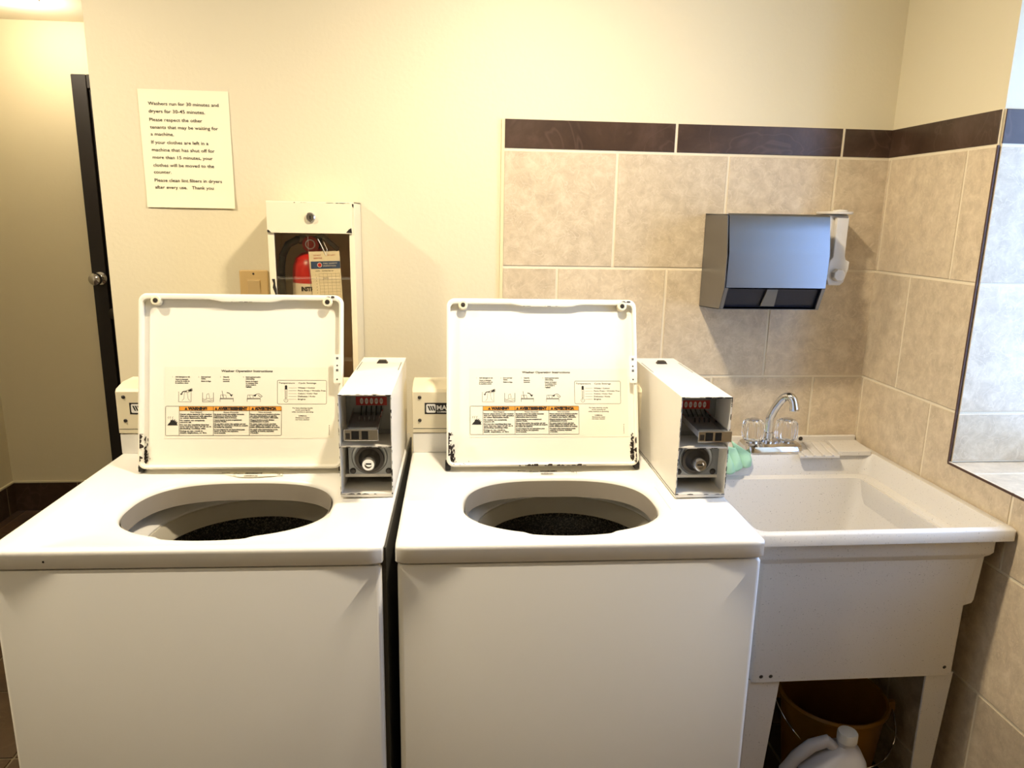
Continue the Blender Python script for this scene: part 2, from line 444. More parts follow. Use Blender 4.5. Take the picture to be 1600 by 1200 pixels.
# ceiling lamps
for i, (x, y, w, g_) in enumerate(LAMPS):
    o = empty('ceiling_lamp', (x, y, CEIL), 0, ['round ceiling lamp above the gap between washer and sink', 'round ceiling lamp above the left washer', 'round ceiling lamp behind the left side of the camera', 'lit round ceiling lamp in the side hall at the top left corner'][i], 'ceiling lamp', 'ceiling lamps')
    mb = MB(); mb.lathe([(.085, -.0005), (.085, -.006), (.06, -.012), (.056, -.0005)], (0, 0, 0), 'vinyl', 32, cap0=False, cap1=False); mb.build('trim_ring', o, weld=True)
    mb = MB(); mb.lathe([(.055, -.001), (.05, -.006), (.001, -.008)], (0, 0, 0), 'bulb', 32); mb.build('lens', o)
    if w:
        l = lamp(x, y, w); l.parent = o; l.location = (0, 0, -.06)
    l = glow(x, y, g_); l.parent = o; l.location = (0, 0, -.06)

# ------------------------------------------------------------------ wear
def chips(mb, F, a, b, w, rnd, dens=.5, m='chip', n=.0005, step=.006, side=1):
    """dark paint chips strung along an edge from a to b in frame F"""
    a = Vector(a); b = Vector(b); L = (b - a).length; d = (b - a) / L; q = Vector((-d.y, d.x)) * side
    t = 0
    while t < L:
        l = rnd.uniform(.4, 2.2) * step
        if rnd.random() < dens:
            h = w * rnd.uniform(.25, 1)
            e = min(t + l, L)
            P = [a + d * t, a + d * e, a + d * (e - (e - t) * rnd.uniform(0, .3)) + q * h * rnd.uniform(.5, 1), a + d * (t + (e - t) * rnd.uniform(.4, .6)) + q * h, a + d * (t + (e - t) * rnd.uniform(0, .3)) + q * h * rnd.uniform(.5, 1)]
            mb.poly([F @ Vector((p.x, p.y, n)) for p in P], m)
        t += l
def blob(mb, F, x, y, rx, ry, rnd, m='chip', n=.0006, k=11):
    mb.poly([F @ Vector((x + rx * math.cos(2 * PI * i / k) * rnd.uniform(.55, 1.1), y + ry * math.sin(2 * PI * i / k) * rnd.uniform(.55, 1.1), n)) for i in range(k)], m)

# ------------------------------------------------------------------ washers
WW = .648
def opening(t, k=1.0):
    """outline of the tub opening, polar about (.312,.205)"""
    c, s_ = math.cos(t), math.sin(t)
    a, b = .197, (.157 if s_ > 0 else .138)
    e = 2.75 if s_ > 0 else 2.15
    r = (abs(c / a) ** e + abs(s_ / b) ** e) ** (-1 / e)
    x, y = r * c * k, r * s_ * k
    if s_ < 0 and abs(x) < .085:
        y -= .007 * min(1, (.085 - abs(x)) / .012)
    return x, y
def recess_ray(t, x0, x1, y0, y1, cx=.312, cy=.205):
    c, s_ = math.cos(t), math.sin(t); r = 9
    if c > 1e-9: r = min(r, (x1 - cx) / c)
    if c < -1e-9: r = min(r, (x0 - cx) / c)
    if s_ > 1e-9: r = min(r, (y1 - cy) / s_)
    if s_ < -1e-9: r = min(r, (y0 - cy) / s_)
    return cx + r * c, cy + r * s_
def lid_frame(u0, v0, tilt):
    t = R(tilt)
    return frame((u0, v0, .945), (1, 0, 0), (0, math.sin(t), math.cos(t)))

def lid_print(F, parent, seed):
    """instruction and warning print on the inside of the lid; coordinates in metres from the lid's lower left corner"""
    I = 'ink'
    mb = MB(T=None)
    def para(x, y, w, h, lines, lead, align='l', bold=.01):
        for i, (s_, fr) in enumerate(lines):
            mb.text(s_, F, x, y - i * lead, h, I, w=w * fr if fr else None, bold=bold, align=align)
    mb.rect(F, .050, .408, .064, .218, 'label', n=.00015)
    mb.text('Washer Operating Instructions', F, .168, .2075, .0045, I, w=.109, bold=.03)
    H, LD = .0026, .0042
    cols = [(.066, '1.', [('Add detergent to tub.', .031), ('', 0), ('Verser le detergent', .027), ('au fond de cuvette de', .030), ('la machine a laver', .028)]),
            (.120, '2.', [('Sort and load', .020), ('clothes.', .010), ('', 0), ('Mettre le linge.', .021)]),
            (.166, '3.', [('Close lid.', .013), ('', 0), ('Fermer le', .014), ('couvercle.', .014)]),
            (.214, '4.', [('Insert payment and/or', .032), ('select setting.', .019), ('', 0), ('Inserer de l\'argent', .026), ('ou encaissez votre', .026), ('carte et choisir le', .022), ('reglage.', .013)])]
    for x, num, ls in cols:
        mb.text(num, F, x, .1955, H, I); y = .1955
        for s_, w in ls:
            if s_: mb.text(s_, F, x + .006, y, H, I, w=w, bold=.05); y -= LD * .93
            else: y -= LD * .35
    L = lambda pts, w=.0006, closed=False: mb.pline(F, pts, w, I, closed=closed)
    # icon 1: tub with agitator, box of detergent pouring
    L([(.079, .165), (.079, .143), (.105, .143), (.105, .165)])
    L([(.086, .145), (.090, .150), (.091, .162), (.094, .165), (.097, .161), (.099, .149), (.103, .145)], .0005)
    L([(.095, .167), (.107, .172), (.108, .167), (.098, .163)], .0007, True); mb.poly([F @ Vector((a, b, .0004)) for a, b in ((.098, .167), (.106, .171), (.107, .167), (.1, .165))], I)
    L([(.096, .166), (.088, .165), (.085, .161)], .0018); mb.poly([F @ Vector((a, b, .0004)) for a, b in ((.082, .161), (.088, .160), (.084, .1575))], I)
    # icon 2: tub with load
    L([(.129, .163), (.129, .143), (.152, .143), (.152, .163)], .0008); L([(.137, .15), (.138, .159), (.142, .161), (.144, .151)])
    L([(.129, .150), (.134, .148), (.140, .151), (.146, .149), (.151, .151)]); L([(.130, .146), (.137, .147), (.143, .145), (.151, .147)])
    # icon 3: washer, lid closing
    for dx in (0, .057):
        L([(.166 + dx, .143), (.166 + dx, .151), (.194 + dx, .151), (.194 + dx, .143)], .0006); L([(.166 + dx, .1495), (.194 + dx, .1495)], .0009)
        L([(.167 + dx, .151), (.167 + dx, .158), (.178 + dx, .158), (.179 + dx, .151)]); L([(.171 + dx, .158), (.173 + dx, .151)])
    L([(.173, .152), (.170, .167)], .0008)
    L([(.180, .163), (.185, .162), (.189, .158)], .0016); mb.poly([F @ Vector((a, b, .0004)) for a, b in ((.1865, .158), (.193, .1595), (.190, .154))], I)
    L([(.236, .156), (.243, .160), (.248, .161), (.255, .155), (.252, .153), (.246, .158)], .0009); mb.poly([F @ Vector((a, b, .0004)) for a, b in ((.236, .158), (.240, .154), (.243, .159))], I)
    # temperature table
    L(rrect(.287, .392, .1385, .190, .003, 3), .0007, True)
    mb.text('Temperature', F, .290, .1825, .0033, I, w=.034, bold=.01); mb.text('Cycle Settings', F, .332, .1825, .0033, I, w=.038, bold=.01)
    for i, (s_, w) in enumerate((('Whites / Cotton', .036), ('Perm Press / Wrinkle Free', .059), ('Colors / Color Fast', .042), ('Delicates / Knits', .037), ('Brights', .016))):
        y = .1735 - i * .0062
        mb.text(s_, F, .331, y - .0012, .0029, I, w=w, bold=.02); L([(.311, y), (.328, y)], .0004)
    L(rrect(.3032, .3078, .151, .179, .0022, 3), .0005, True); mb.rect(F, .3036, .3074, .170, .1785, I, .0004)
    L([(.3055 + .0042 * math.cos(R(a)), .1465 + .0042 * math.sin(R(a))) for a in range(120, 421, 30)], .0006)
    L([(.3055, .146), (.3055, .168)], .0008)
    for i, (s_, w) in enumerate((('For best cleaning results', .043), ('avoid opening lid', .031), ('while machine is operating.', .047))):
        mb.text(s_, F, .341, .1285 - i * .0042, H, I, w=w, bold=.02, align='c')
    for i, (s_, w) in enumerate((('COMMERCIAL', .018), ('Distributed by washer', .030), ('service center', .030))):
        mb.text(s_, F, .341, .1115 - i * .004, H, I, w=w, bold=.02, align='c')
    FV = F @ Matrix.Translation((.399, .071, 0)) @ Matrix.Rotation(R(90), 4, 'Z')
    mb.text('2205879 B', FV, 0, 0, .0018, I, w=.022)
    mb.build('instruction_label', parent, weld=False, smooth=False)
    # warning panel
    mb = MB()
    x0, x1, y0, y1 = .052, .296, .0705, .1335; xs = (.0805, .152, .228)
    L = lambda pts, w=.0007, closed=False: mb.pline(F, pts, w, I, n=.0006, closed=closed)
    mb.rect(F, xs[0], x1 - .0005, y1 - .0095, y1, 'orange', .00035)
    mb.pline(F, rrect(x0, x1, y0, y1, .002, 2), .0007, I, .0006, True)
    for x in xs: L([(x, y0), (x, y1)])
    L([(xs[0], y1 - .0095), (x1, y1 - .0095)])
    for x, w, s_ in ((xs[0] + .011, .040, 'WARNING'), (xs[1] + .0025, .062, 'AVERTISSEMENT'), (xs[2] + .004, .046, 'ADVERTENCIA')):
        mb.poly([F @ Vector((x + a, y1 - .0078 + b, .0006)) for a, b in ((0, 0), (.0062, 0), (.0031, .0058))], I)
        mb.text(s_, F, x + .0072, y1 - .0077, .0056, I, w=w, n=.0006, bold=.08)
    cols = (('Fire Hazard', xs[0], .0705, ['Never place items in the washer', 'that are dampened with gasoline', 'or other flammable fluids.', '', 'No washer can completely', 'remove oil.', '', 'Do not dry anything that has', 'ever had any type of oil on it', '(including cooking oils).', '', 'Doing so can result in', 'death, explosion, or fire.']),
            ('Risque d\'incendie', xs[1], .0745, ['Ne jamais mettre des articles humectes', 'd\'essence ou d\'autres fluides', 'inflammables dans la laveuse.', '', 'Aucune laveuse ne peut completement', 'enlever l\'huile.', '', 'Ne pas faire secher des articles qui ont', 'ete salis par tout genre d\'huile (y compris', 'les huiles de cuisson).', '', 'Le non-respect de ces instructions peut', 'causer un deces, une explosion,', 'ou un incendie.']),
            ('Peligro de Incendio', xs[2], .0665, ['Nunca coloque en la lavadora articulos', 'que esten humedecidos con gasolina', 'o cualquier otro liquido inflamable.', '', 'Ninguna lavadora puede eliminar', 'completamente el aceite.', '', 'No seque ningun articulo que haya', 'tenido alguna vez cualquier tipo de', 'aceite (incluyendo aceites de cocina).', '', 'No seguir estas instrucciones puede', 'ocasionar la muerte, explosion', 'o incendio.']))
    for head, x, w, ls in cols:
        xe = x + w; mb.text(head, F, x + w / 2, y1 - .0140, .0024, I, w=w * (.34 if x < .1 else .42), n=.0006, bold=.03, align='c')
        mx = max(len(s_) for s_ in ls); y = y1 - .0183
        n = sum(1 for s_ in ls if s_); gaps = len(ls) - n
        lead = (.0505 - .0065) / (n + gaps * .35)
        for s_ in ls:
            if s_:
                mb.text(s_, F, x + .0015, y, .0025, I, w=(w - .003) * min(1, len(s_) / mx), n=.0006, bold=.055); y -= lead
            else: y -= lead * .35
    # flames pictogram
    fl = [(0, 0), (.022, 0), (.020, .003), (.0215, .008), (.018, .0065), (.019, .011), (.0155, .0085), (.0165, .0135), (.0125, .010), (.0115, .014), (.0095, .0105), (.0075, .0125), (.006, .007), (.003, .004)]
    mb.poly([F @ Vector((x0 + .0035 + a, y0 + .022 + b, .0006)) for a, b in fl], I)
    for q in (.006, .010, .015):
        L([(x0 + q, y0 + .036), (x0 + q - .001, y0 + .039), (x0 + q + .001, y0 + .041)], .0006)
    mb.build('warning_label', parent, weld=False, smooth=False)

def washer(loc, rz, label, tilt, lu, seed, torn):
    rnd = random.Random(seed)
    t0 = empty('washing_machine', (loc[0], loc[1], 0), rz, label, 'washing machine', 'coin operated washers')
    # cabinet
    mb = MB(); pts = [(.006 + .012 * (1 - math.cos(a)), .012 + .012 * (1 - math.sin(a))) for a in (0, R(30), R(60), PI / 2)]
    r = .010; x0, x1, y0, y1 = .004, WW - .004, .005, .672
    out = rrect(x0, x1, y0, y1, r, 5)
    mb.loft([[(x, y, .012) for x, y in out], [(x, y, .897) for x, y in out], [(x + (.003 if x < .3 else -.003), y + (.003 if y < .3 else -.003), .902) for x, y in out],
             [(.04 + (x - .006) * (WW - .08) / (WW - .012), .03 + (y - .005) * .62 / .667, .902) for x, y in out]], 'white', True, False)
    q = lambda i, z: [(x, y, z) for x, y in rrect(.004 + i, WW - .004 - i, .006 + i, .672 - i, .010, 5)]
    mb.loft([q(.006, .9022), q(.006, .9066), q(.022, .9066)], 'gap', False, False)
    cab = mb.build('cabinet', t0, sharp=50)
    mb = MB()
    for fx, fy in ((.05, .06), (WW - .05, .06), (.05, .62), (WW - .05, .62)):
        mb = MB(); mb.lathe([(.02, 0), (.022, .004), (.016, .012)], (fx, fy, 0), 'rubber', 16); mb.build('foot', t0)
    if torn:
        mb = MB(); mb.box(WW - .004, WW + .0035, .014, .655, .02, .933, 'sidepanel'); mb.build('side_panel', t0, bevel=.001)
    # top cover with tub opening
    mb = MB(); N = 144; C0 = ((.331, .205) if torn else (.312, .205)); RX1 = .539 if torn else .527
    angs = sorted(set([2 * PI * i / N for i in range(N)] + [math.atan2(dy, dx) % (2 * PI) for dx, dy in ((WW - C0[0], .672 - C0[1]), (-C0[0], .672 - C0[1]), (-C0[0], -C0[1]), (WW - C0[0], -C0[1]))]))
    def ring(k, z): return [(C0[0] + opening(a, k)[0], C0[1] + opening(a, k)[1], z) for a in angs]
    def rr(ins, z):
        o = []
        for a in angs:
            x, y = recess_ray(a, ins, WW - ins, ins, .672 - ins, *C0)
            q = .012   # soften the plan corners
            for cx, cy, sx, sy in ((ins + q, ins + q, -1, -1), (WW - ins - q, ins + q, 1, -1)):
                if (x - cx) * sx > 0 and (y - cy) * sy > 0:
                    d = Vector((x - cx, y - cy)); 
                    if d.length > q: d = d.normalized() * q; x, y = cx + d.x, cy + d.y
            o.append((x, y, z))
        return o
    def rec(x0, x1, y0, y1, z): return [recess_ray(a, x0, x1, y0, y1, *C0) + (z,) for a in angs]
    rings = [ring(.972, .898), ring(.974, .914), ring(.985, .922), ring(1.0, .9262), ring(1.03, .9295), ring(1.10, .9335),
             ring(1.16, .9350), rec(.082, RX1 - .004, .028, .425, .9358), rec(.077, RX1, .023, .43, .9378), rr(.009, .9400), rr(.0045, .9390), rr(.0014, .9366), rr(.0003, .934), rr(0, .931), rr(0, .910), rr(.003, .9065), rr(.02, .9062)]
    # second ring of the bowl must stay inside the recess
    for k in (5, 6):
        rings[k] = [(min(max(x, .086), RX1 - .0055), min(max(y, .034), .420), z) for x, y, z in rings[k]]
    mb.loft(rings, 'white', False, False)
    F = frame((0, 0, .0), (1, 0, 0), (0, 1, 0))
    cov = mb.build('top_cover', t0, sharp=42)
    # tub
    mb = MB(); mb.loft([ring(.966, .9215), ring(.966, .884), ring(1.0, .884)], 'grey', False, False); mb.build('splash_skirt', t0, sharp=30)
    mb = MB(); c = (.338, .285, 0)
    mb.lathe([(.262, .874), (.258, .872), (.215, .860), (.199, .853), (.191, .843), (.193, .834)], c, 'ring', 96, cap0=False, cap1=False)
    mb.build('tub_cover', t0)
    mb = MB(); mb.lathe([(.203, .838), (.190, .838), (.187, .833), (.186, .812), (.183, .806), (.183, .799), (.208, .797)], c, 'ring2', 96, cap0=False, cap1=False)
    mb.build('balance_ring', t0)
    mb = MB(); mb.lathe([(.186, .799), (.188, .780), (.206, .762), (.206, .40), (.19, .38), (.001, .38)], c, 'basket', 96, cap0=False, cap1=False)
    for i in range(40):
        a = 2 * PI * i / 40
        for zz in (.735, .700, .665):
            a2 = a + (PI / 40 if zz == .700 else 0)
            rr_ = .2045; px, py = c[0] + rr_ * math.cos(a2), c[1] + rr_ * math.sin(a2)
            tx, ty = -math.sin(a2), math.cos(a2)
            mb.poly([(px + tx * .0035 * math.cos(q), py + ty * .0035 * math.cos(q), zz + .0035 * math.sin(q)) for q in [2 * PI * j / 8 for j in range(8)]], 'hole')
    mb.build('basket', t0, sharp=50)
    # rating label on the deck
    F = frame((0, .3665, .9315), (1, 0, 0), (0, math.cos(R(11.5)), math.sin(R(11.5)))) @ Matrix.Diagonal((1, .74, 1, 1)) @ Matrix.Translation((0, -.350, 0)); mb = MB()
    u = .262 if torn else .238
    v0, v1 = .352, .383
    if torn: mb.poly([F @ Vector((a, b, .0008)) for a, b in ((u, .372), (u + .01, .379), (u + .13, .379), (u + .135, .358), (u + .1, .352), (u + .07, .349), (u + .045, .350), (u + .02, .360))], 'label')
    mb.text('MODEL', F, u + .028, .372, .003, 'ink', n=.0012, w=.006); mb.text('SERIAL', F, u + .028, .358, .003, 'ink', n=.0012, w=.007); mb.text('MAT15PDAAW', F, u + .028, .366, .0035, 'ink', n=.0012, w=.020, bold=.02)
    mb.text('MAYTAG', F, u + .002, .372, .0034, 'ink', n=.0012, w=.017, bold=.02)
    for zz in (.366, .352):
        x = u + .052
        while x < u + (.088 if zz > .36 else .080):
            w = rnd.choice((.0004, .0007, .0011)); mb.rect(F, x, x + w, zz, zz + .008, 'ink', .0012); x += w + rnd.choice((.0005, .0008))
    mb.text('115V 60Hz', F, u + .105, .373, .003, 'ink', n=.0012, w=.016); mb.text('UL', F, u + .121, .361, .005, 'ink', n=.0012, w=.007, bold=.02)
    mb.pline(F, [(u + .118, .368), (u + .132, .368), (u + .132, .3525), (u + .074, .3535)], .0006, 'ink', .0012)
    mb.build('rating_label', t0, weld=False, smooth=False)
    # console
    mb = MB(); prof = [(.505, .9395), (.505, .987), (.600, .987), (.600, .9395)]
    mb.prism(prof, 'yz', .003, WW - .004, 'white'); con = mb.build('console', t0, bevel=.002)
    mb = MB(); mb.prism([(.503, .9885), (.503, 1.086), (.508, 1.0925), (.545, 1.101), (.598, 1.101), (.598, .9885)], 'yz', .002, WW - .003, 'cream'); pan = mb.build('control_panel', con, bevel=.0025)
    F = frame((0, .503, 0), (1, 0, 0), (0, 0, 1)); mb = MB()
    mb.rect(F, .004, .52, .9985, .9997, 'gap', .0004)
    mb.text('', F, 0, 0, .01, 'ink')
    mb.rect(F, .031, .150, 1.034, 1.061, 'ink', .0004)
    mb.loft([[tuple(F @ Vector((a, b, .0007))) for a, b in rrect(.0345, .0565, 1.0375, 1.058, .003, 3)]], 'whiteprint', False, True)
    for k in range(3):
        a = .0375 + k * .0052
        mb.poly([F @ Vector((p, q, .0010)) for p, q in ((a, 1.054), (a + .0035, 1.054), (a + .0078, 1.0425), (a + .0045, 1.0425))], 'ink')
    mb.text('MAYTAG', F, .059, 1.0445, .0105, 'whiteprint', w=.064, n=.0009, bold=.03); mb.text('COMMERCIAL', F, .0595, 1.0375, .0042, 'whiteprint', w=.040, n=.0009, bold=.02)
    mb.build('badge', con, weld=False, smooth=False)
    for zz in (1.074, 1.019):
        mb = MB(); mb.lathe([(.0042, 0), (.0042, .001), (.003, .0022), (.0005, .0026)], (.0195, .503, zz), 'darkmetal', 16, 'y'); mb.build('screw', con)
    # lid
    LWd, LH = .428, .374
    F = lid_frame(lu, .388, tilt); mb = MB()
    outer = rrect(0, LWd, 0, LH, .017, 6); inner0 = rrect(.0075, LWd - .0075, .0075, LH - .0075, .011, 6)
    # dip of the finger grip in the upper flange
    def dip(x): return .005 * max(0, min(1, (x - .150) / .02, (.30 - x) / .02))
    inner = [(x, y - (dip(x) + .0035 if y > LH * .6 else 0)) for x, y in inner0]
    # add points on the top edge so the dip shows
    def ins(lst, f):
        o = []
        for i, p in enumerate(lst):
            o.append(p); q = lst[(i + 1) % len(lst)]
            if p[1] > LH * .9 and q[1] > LH * .9 and p[0] - q[0] > .2:
                for k in range(1, 28):
                    x = p[0] + (q[0] - p[0]) * k / 28; o.append((x, f(x)))
        return o
    outer = ins(outer, lambda x: LH); inner = ins(inner, lambda x: LH - .0110 - dip(x))
    T_ = lambda pts, n: [tuple(F @ Vector((x, y, n))) for x, y in pts]
    mb.loft([T_(inner, -.0003), T_(inner, .0125), T_([(a[0] * .5 + b[0] * .5, a[1] * .5 + b[1] * .5) for a, b in zip(outer, inner)], .0145), T_(outer, .0125), T_(outer, -.003), T_([(min(max(x, .01), LWd - .01), min(max(y, .01), LH - .01)) for x, y in outer], -.0045)], 'enamel', True, True)
    lid = mb.build('lid', t0, sharp=40)
    # bumpers
    for bx in (.036, LWd - .032):
        mb = MB(); mb.T = F
        mb.lathe([(.0105, .0008), (.0105, .0150), (.009, .0162)], (bx, LH - .0150, 0), 'cream', 20); mb.lathe([(.005, .0163), (.005, .0172), (.0005, .0176)], (bx, LH - .0150, 0), 'darkmetal', 16)
        mb.build('bumper', lid)
    # strike bracket
    mb = MB(); mb.T = F; a, b = LWd - .0185, LWd - .002
    mb.loft([[(x, y, .0147) for x, y in rrect(a, b, .184, .246, .003, 3)], [(x, y, .0163) for x, y in rrect(a, b, .184, .246, .003, 3)]], 'enamel')
    for yy, s_ in ((.238, 0), (.222, 1), (.212, 0), (.192, 1)):
        if s_: mb.lathe([(.0018, .0165), (.0005, .0166)], (a + .008, yy, 0), 'darkmetal', 12)
        else: mb.box(a + .0055, a + .0105, yy - .0025, yy + .0025, .0164, .0167, 'galv')
    mb.build('strike_bracket', lid)
    # wear on the lid
    mb = MB()
    chips(mb, F, (.004, .006), (.004, .075), .009, rnd, .85, 'rust', .0150, .007, side=-1)
    for _ in range(60): blob(mb, F, .009 + abs(rnd.gauss(0, .0035)), .012 + abs(rnd.gauss(0, .022)), rnd.uniform(.0005, .0022), rnd.uniform(.001, .005), rnd, 'rust', .0009)
    if not torn:
        chips(mb, F, (LWd - .005, .075), (LWd - .005, .006), .008, rnd, .85, 'rust', .0150, .007, side=-1)
        for _ in range(60): blob(mb, F, LWd - .009 - abs(rnd.gauss(0, .0035)), .012 + abs(rnd.gauss(0, .024)), rnd.uniform(.0008, .003), rnd.uniform(.001, .005), rnd, 'rust', .0009)
        chips(mb, F, (.15, .0005), (.31, .0005), .005, rnd, .6, 'rust', .0150, .006)
        for _ in range(8): blob(mb, F, rnd.uniform(.01, .05), rnd.uniform(.004, .012), .0012, .001, rnd, 'chip', .0150)
    chips(mb, F, (LWd - .012, LH - .006), (LWd - .034, LH - .006), .005, rnd, .8, 'rust', .0150, .006, side=-1)
    chips(mb, F, (.17, LH - .012 - .004), (.25, LH - .012 - .004), .0015, rnd, .4, 'chip', .0150, .006, side=-1)
    mb.build('rust_patches', lid, weld=False, smooth=False)
    lid_print(F, lid, seed)
    # hinges
    for hx in (lu - .003, lu + LWd - .009):
        mb = MB(); mb.prism([(.382, .9385), (.382, .950), (.388, .957), (.402, .957), (.410, .9385)], 'yz', hx, hx + .012, 'rubber'); mb.build('hinge', t0, bevel=.002)
    # coin box
    u0, u1, vf, vb, zb, zt = .541, .6425, .200, .602, .9415, 1.149
    if torn: u0 += .002; vf = .222; u1 = .6445
    mb = MB(); th = .0022
    mb.box(u0, u1, vf, vb, zb, zb + .006, 'boxpaint')
    a, b, z0, z1 = u0, u1, zb + .006, zt
    fr = [(a, z0), (b, z0), (b, z1), (a, z1)]; inn = [(a + th, z0 + th), (b - th, z0 + th), (b - th, z1 - th), (a + th, z1 - th)]
    dep = vf + .085
    mb.loft([[(x, vb, zz) for x, zz in fr], [(x, vf, zz) for x, zz in fr], [(x, vf, zz) for x, zz in inn], [(x, dep, zz) for x, zz in inn]], 'boxpaint', True, False)
    bx = mb.build('coin_box', t0, bevel=.0008, seg=1)
    ms = zb + .006 + .098     # shelf height
    mb = MB(); mb.box(a + th, b - th, vf + .001, dep, ms - .0015, ms + .0015, 'boxpaint'); mb.build('shelf', bx)
    mb = MB(); mb.box(a + th, b - th, dep - .003, dep, ms + .0015, z1 - th, 'galv')
    mb.box(a + .012, b - .010, dep - .006, dep - .003, ms + .012, z1 - .010, 'galv'); mb.build('slide_backplate', bx, bevel=.0006, seg=1)
    F = frame((0, dep - .0065, 0), (1, 0, 0), (0, 0, 1)); mb = MB()
    p0, p1, q0, q1 = u0 + .023, u0 + .085, z1 - .044, z1 - .026
    if torn: q0 += .003; q1 += .003
    mb.rect(F, p0, p1, q0, q1, 'plaque', .0003)
    for k in range(5):
        cx = p0 + .0115 + k * .0098
        mb.poly([F @ Vector((cx + .0035 * math.cos(q), (q0 + q1) / 2 + .0065 * math.sin(q), .0006)) for q in [2 * PI * j / 12 for j in range(12)]], 'whiteprint')
        mb.text('25' if k < 3 else '00', F, cx, (q0 + q1) / 2 - .002, .004, 'plaque', w=.0045, n=.0009, align='c')
    mb.build('coin_plaque', bx, weld=False, smooth=False)
    # coin slide: chrome tray pushed out of the front, coins upright in slots
    sx = .0 if torn else .012
    mb = MB()
    def slx(t): return (u0 + .016 + (u0 - .0 - u0) * 0 + sx * t)
    yb_, yf_ = dep - .007, vf - .028; zb0, zf0 = z1 - .058, z1 - .064
    aL, aR = u0 + .017, u0 + .075
    fL, fR = aL + (-.006 if torn else .016), aR + (-.008 if torn else .018)
    fL, fR = (u0 + .017, u0 + .075) if torn else (u0 + .030, u0 + .090)
    def quadbox(p, q, h, w, m):   # bar from p to q
        p = Vector(p); q = Vector(q)
        mb.loft([[tuple(c_ + Vector((dx, 0, dz))) for dx, dz in ((0, 0), (w, 0), (w, h), (0, h))] for c_ in (p, q)], m)
    quadbox((aL, yb_, zb0), (fL, yf_, zf0 - .012), .012, .003, 'chrome'); quadbox((aR, yb_, zb0), (fR, yf_, zf0 - .012), .012, .003, 'chrome')
    mb.loft([[(aL, yb_, zb0), (aR, yb_, zb0), (aR, yb_, zb0 + .002), (aL, yb_, zb0 + .002)], [(fL, yf_, zf0 - .012), (fR, yf_, zf0 - .012), (fR, yf_, zf0 - .010), (fL, yf_, zf0 - .010)]], 'galv')
    mb.loft([[(fL - .002, yf_, zf0 - .019), (fR + .004, yf_, zf0 - .019), (fR + .004, yf_, zf0 + .004), (fL - .002, yf_, zf0 + .004)], [(fL - .002, yf_ - .003, zf0 - .018), (fR + .004, yf_ - .003, zf0 - .018), (fR + .004, yf_ - .003, zf0 + .003), (fL - .002, yf_ - .003, zf0 + .003)]], 'chrome')
    sl = mb.build('coin_slide', bx, bevel=.0008)
    mb = MB(); FF_ = frame((0, yf_ - .0032, 0), (1, 0, 0), (0, 0, 1))
    for c0_, c1_ in ((fL + .012, fL + .026), (fL + .031, fL + .043)): mb.box(c0_, c1_, yf_ - .0042, yf_ - .003, zf0 - .015, zf0 + .001, 'black')
    mb.box(fL + .001, fL + .009, yf_ - .0042, yf_ - .003, zf0 - .014, zf0 - .003, 'darkmetal'); mb.build('slide_window', sl)
    for k in range(5):
        cx = p0 + .0115 + k * .0098; mb = MB(); dx = 0 if torn else .004
        mb.tube([(cx, dep - .008, q0 - .001), (cx + dx, dep - .016, q0 - .012), (cx + dx, dep - .02, q0 - .019)], .0013, 'black', 6)
        mb.build('prong', bx)
    mb = MB()
    for k in range(5):
        cx = p0 + .0115 + k * .0098 + (0 if torn else .008); mb.lathe([(.0008, 0), (.005, .0004), (.005, .0014), (.0008, .0018)], (cx - .0009, dep - .045, zb0 + .0005), 'galv' if torn else 'darkmetal', 14, 'x')
    mb.build('coin_slot_discs', sl)
    # lock compartment
    lp = vf + .045
    mb = MB(); mb.box(a + th + .008, b - th, lp, lp + .003, z0 + .026, ms - .002, 'galv'); mb.box(a + th, b - th, lp, lp + .003, z0 + .020, z0 + .026, 'boxpaint')
    mb.lathe([(.036, .0005), (.034, .002), (.030, .0012), (.028, -.0)], ((a + b) / 2 + .001, lp, z0 + .062), 'galv', 40, 'y', cap0=False, cap1=False)
    lk = mb.build('lock_plate', bx, sharp=25)
    mb = MB(); mb.lathe([(.0285, .0006), (.0285, .003), (.022, .0035), (.016, .010), (.0135, .012)], ((a + b) / 2 + .001, lp, z0 + .058), 'darkmetal', 40, 'y', cap0=False); mb.build('lock_dish', lk, sharp=25)
    mb = MB(); mb.lathe([(.0135, .004), (.0135, .028), (.0115, .031), (.0075, .031), (.0072, .026), (.0005, .026)], ((a + b) / 2 + .002, lp, z0 + .056), 'chrome', 32, 'y')
    mb.box((a + b) / 2 - .0035, (a + b) / 2 + .0075, lp - .0268, lp - .0262, z0 + .0545, z0 + .0575, 'black'); mb.build('lock_cylinder', lk)
    for q in (a + .018, b - .012):
        mb = MB(); mb.lathe([(.0062, .0004), (.0062, .0015), (.0045, .0035), (.0005, .0042)], (q, lp, z0 + .033), 'darkmetal', 18, 'y'); mb.build('screw', lk)
    # chipped edges and top hatch
    mb = MB(); F = frame((0, vf, 0), (1, 0, 0), (0, 0, 1))
    chips(mb, F, (a, z1), (b, z1), .0032, rnd, .62, 'chip', .0006, .008, -1); chips(mb, F, (a, z0), (b, z0), .0028, rnd, .75, 'chip', .0006, .010)
    chips(mb, F, (a, z0), (a, z1), .0018, rnd, .45, 'chip', .0006, .007, -1); chips(mb, F, (b, z0), (b, z1), .0026, rnd, .5, 'chip', .0006, .007)
    mb.rect(F, a, b, ms - .003, ms - .0015, 'chip', .0006) if False else chips(mb, F, (a, ms), (b, ms), .0022, rnd, .6, 'chip', .0006, .008, -1)
    F = frame((0, 0, zt), (1, 0, 0), (0, 1, 0))
    chips(mb, F, (a + .03, vf), (b - .02, vf), .003, rnd, .6, 'chip', .0006, .008)
